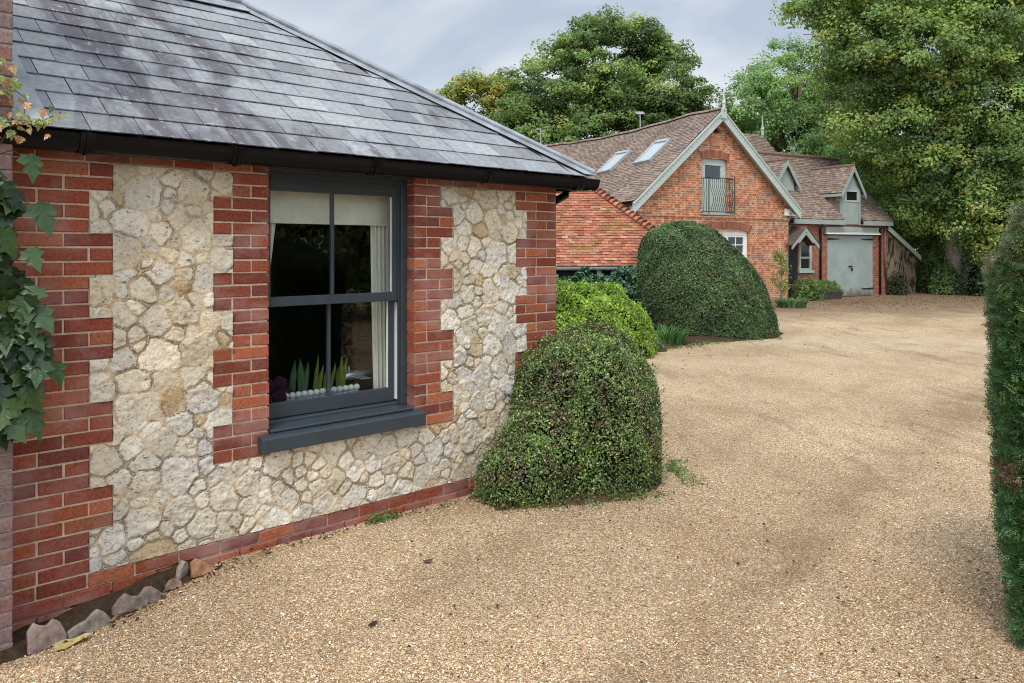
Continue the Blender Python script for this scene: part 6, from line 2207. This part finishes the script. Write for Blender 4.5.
tree('oak_tree', 'tall rounded dark green tree standing behind the tiled ridge', (px(600, 250, 48).x, 48, 0), 12.5, 0.55,
     [B(607, 75, 48, 3.6, 3.4, 3.3), B(560, 92, 47.5, 3.0, 3.0, 3.0), B(655, 95, 48, 3.2, 3.2, 3.1), B(610, 150, 47, 5.2, 3.4, 2.8), B(535, 140, 47, 2.9, 2.6, 2.6), B(672, 125, 47.5, 2.4, 2.4, 2.2), B(590, 48, 48, 2.1, 2.1, 1.7), B(637, 52, 48, 2.0, 2.0, 1.7)],
     1500, 95, 0.30, 0.19, OAK, [3, 3, 2.2, 3, 0.7], 101, shell=(0.5, 1.0), gap=0.40, group=None)
tree('yellowing_tree', 'lower yellow green tree left of the tall rounded tree', (px(480, 250, 50).x, 50, 0), 8.5, 0.35,
     [B(478, 112, 50, 2.6, 2.4, 2.3), B(455, 105, 50, 1.4, 1.4, 1.1), B(500, 100, 50, 1.8, 1.8, 1.7), B(480, 150, 49, 3.4, 2.6, 2.2)],
     420, 85, 0.30, 0.18, [(0.12, 0.13, 0.032), (0.16, 0.155, 0.038), (0.08, 0.115, 0.03), (0.20, 0.165, 0.045)], [3, 2, 3, 1], 102, gap=0.38)
tree('ash_tree', 'light green feathery tree between the gable and the big oak', (px(800, 250, 43).x, 43, 0), 11, 0.4,
     [B(790, 82, 43, 2.7, 2.6, 2.3), B(760, 112, 42.5, 2.2, 2.3, 2.2), B(815, 72, 43, 2.3, 2.3, 2.0), B(838, 110, 43, 2.7, 2.6, 2.8), B(790, 145, 42, 3.8, 2.6, 2.4), B(745, 140, 43, 1.6, 1.6, 1.6), B(850, 165, 42, 3.0, 2.6, 2.6)],
     950, 80, 0.28, 0.165, [(0.095, 0.15, 0.058), (0.12, 0.18, 0.07), (0.075, 0.125, 0.05), (0.15, 0.205, 0.085)], [3, 3, 3, 1], 103, gap=0.36, asp=0.5)
tree('big_oak', 'huge spreading oak with yellow tinged leaves overhanging the garage end', (px(957, 250, 33).x, 33, 0), 17, 0.42,
     [B(930, 60, 32, 3.6, 3.2, 2.7), B(935, 40, 29.5, 1.8, 1.3, 1.6), B(985, 20, 29.5, 1.8, 1.3, 1.5), B(880, 35, 31.5, 2.6, 2.4, 1.9), B(900, 125, 31.5, 2.4, 2.2, 2.0), B(985, 100, 31.5, 3.2, 2.8, 2.6), B(960, 165, 31.5, 2.6, 2.0, 1.7), B(1010, 30, 32, 3.6, 3, 3.0), B(1015, 170, 31, 2.4, 2.2, 2.2), B(905, 190, 33, 2.0, 1.8, 1.8), B(862, 95, 33, 1.7, 1.6, 2.0), B(950, -40, 32.5, 5.2, 4, 3.4), B(860, -10, 31.5, 2.2, 2.0, 1.4), B(830, 5, 31.5, 1.5, 1.4, 0.8), B(803, 8, 31.5, 0.85, 0.9, 0.45), B(1060, -10, 33, 4.5, 4, 4.5), B(1075, 120, 32, 4, 3, 4)],
     2700, 90, 0.28, 0.14, [(0.080, 0.118, 0.036), (0.104, 0.146, 0.042), (0.064, 0.102, 0.036), (0.145, 0.17, 0.05), (0.18, 0.19, 0.06), (0.050, 0.08, 0.032)], [3, 3, 3, 1.1, 0.45, 1.8], 104, bark='grey_bark', shell=(0.4, 1.0), gap=0.30, nlimb=14)
# undergrowth and trees that close the view below the oak
tree('field_maple', 'mid green bushy tree rising behind the lean-to roof', (px(890, 250, 37).x, 37, 0), 5.5, 0.2,
     [B(880, 190, 37, 2.0, 1.6, 1.8), B(905, 225, 36, 1.9, 1.4, 1.7), B(860, 165, 38, 1.8, 1.5, 1.7), B(925, 200, 37, 1.6, 1.5, 2.0), B(900, 262, 36, 1.6, 1.2, 1.5)],
     520, 85, 0.26, 0.14, [(0.07, 0.135, 0.035), (0.10, 0.18, 0.045), (0.05, 0.10, 0.03), (0.14, 0.20, 0.05)], [3, 3, 3, 1], 105, gap=0.34)
tree('hazel_tree', 'broad leafy tree with pale yellow leaves right of the oak trunk', (px(1000, 250, 32).x, 31.5, 0), 5.0, 0.16,
     [B(985, 215, 31, 1.5, 1.3, 1.5), B(1010, 235, 30.5, 1.4, 1.2, 1.6), B(1040, 200, 31, 1.8, 1.5, 2.0), B(975, 190, 31, 1.1, 1.0, 0.9)],
     400, 85, 0.24, 0.135, [(0.10, 0.14, 0.04), (0.16, 0.18, 0.055), (0.06, 0.10, 0.03), (0.21, 0.21, 0.08)], [3, 1.1, 3, 0.4], 106, gap=0.34)
shrub('ivy_bush', 'dark ivy covered bush left of the oak trunk', (px(932, 250, 34).x, 34, 0), [(px(932, 250, 34).x, 34, 0.65, 0.7, 2.5), (px(946, 250, 32.4).x, 32.4, 0.5, 0.5, 1.2)], 9000, 0.11, 0.7, [(0.055, 0.10, 0.036), (0.075, 0.13, 0.044), (0.12, 0.155, 0.05)], None, 107, 'leaf', 2.1, 0.35, 0.12, 0.8)
shrub('holly_bush', 'blue green ivy bush close on the right of the oak trunk', (px(980, 250, 31.5).x, 31.5, 0), [(px(976, 250, 31.8).x, 31.8, 0.55, 0.5, 2.2), (px(1003, 250, 31).x, 31, 0.9, 0.7, 1.9), (px(1040, 250, 30.5).x, 30.5, 1.1, 0.8, 2.4)], 8000, 0.10, 0.7, [(0.045, 0.085, 0.05), (0.065, 0.115, 0.062), (0.045, 0.07, 0.036)], None, 108, 'leaf', 2.1, 0.35, 0.12, 0.8)
# the wood beyond, one mass
def wood():
    r = np.random.default_rng(120)
    bl = []
    for i in range(26):
        x = -16 + 2.9 * i + r.uniform(-0.8, 0.8)
        if x < 10: continue
        yy = 58 + r.uniform(-4, 4)
        bl.append((x, yy, 3.0 + r.uniform(-0.5, 1.0), 3.0, 3.0, 4.2)); bl.append((x + 1, yy + 2, 8.0 + r.uniform(-1, 2), 3.2, 3.0, 3.8))
    P, N, ci = crown_points(bl, 2000, 34, 0.62, r, (0.6, 1.0), 0.25, 9)
    ok = P[:, 2] > 0
    ct = pick([(0.06, 0.10, 0.034), (0.085, 0.13, 0.04), (0.045, 0.075, 0.03)], 2000, r, 0.3)
    ob = leafmesh('woodland', P[ok], N[ok], 0.34, 0.65, (ct[ci] * (0.8 + 0.4 * r.random((len(P), 1))))[ok], M['leaf'], None, 0.2, r)
    tag(ob, 'dark green wood closing the view behind house and oak', 'woodland', kind='stuff')


wood()
# tree across the drive, mirrored in the cottage window
tree('beech_tree', 'dark leafy tree across the drive mirrored in the cottage window', (15.0, 3.2, 0), 9, 0.3,
     [(14.6, 3.2, 3.0, 2.4, 3.4, 3.0), (15.0, 1.5, 5.6, 2.6, 3.2, 3.0), (15.2, 5.2, 5.2, 2.4, 2.6, 2.4), (14.8, -2.5, 3.4, 2.4, 3.2, 3.2)],
     620, 50, 0.5, 0.26, OAK, None, 130, gap=0.3)
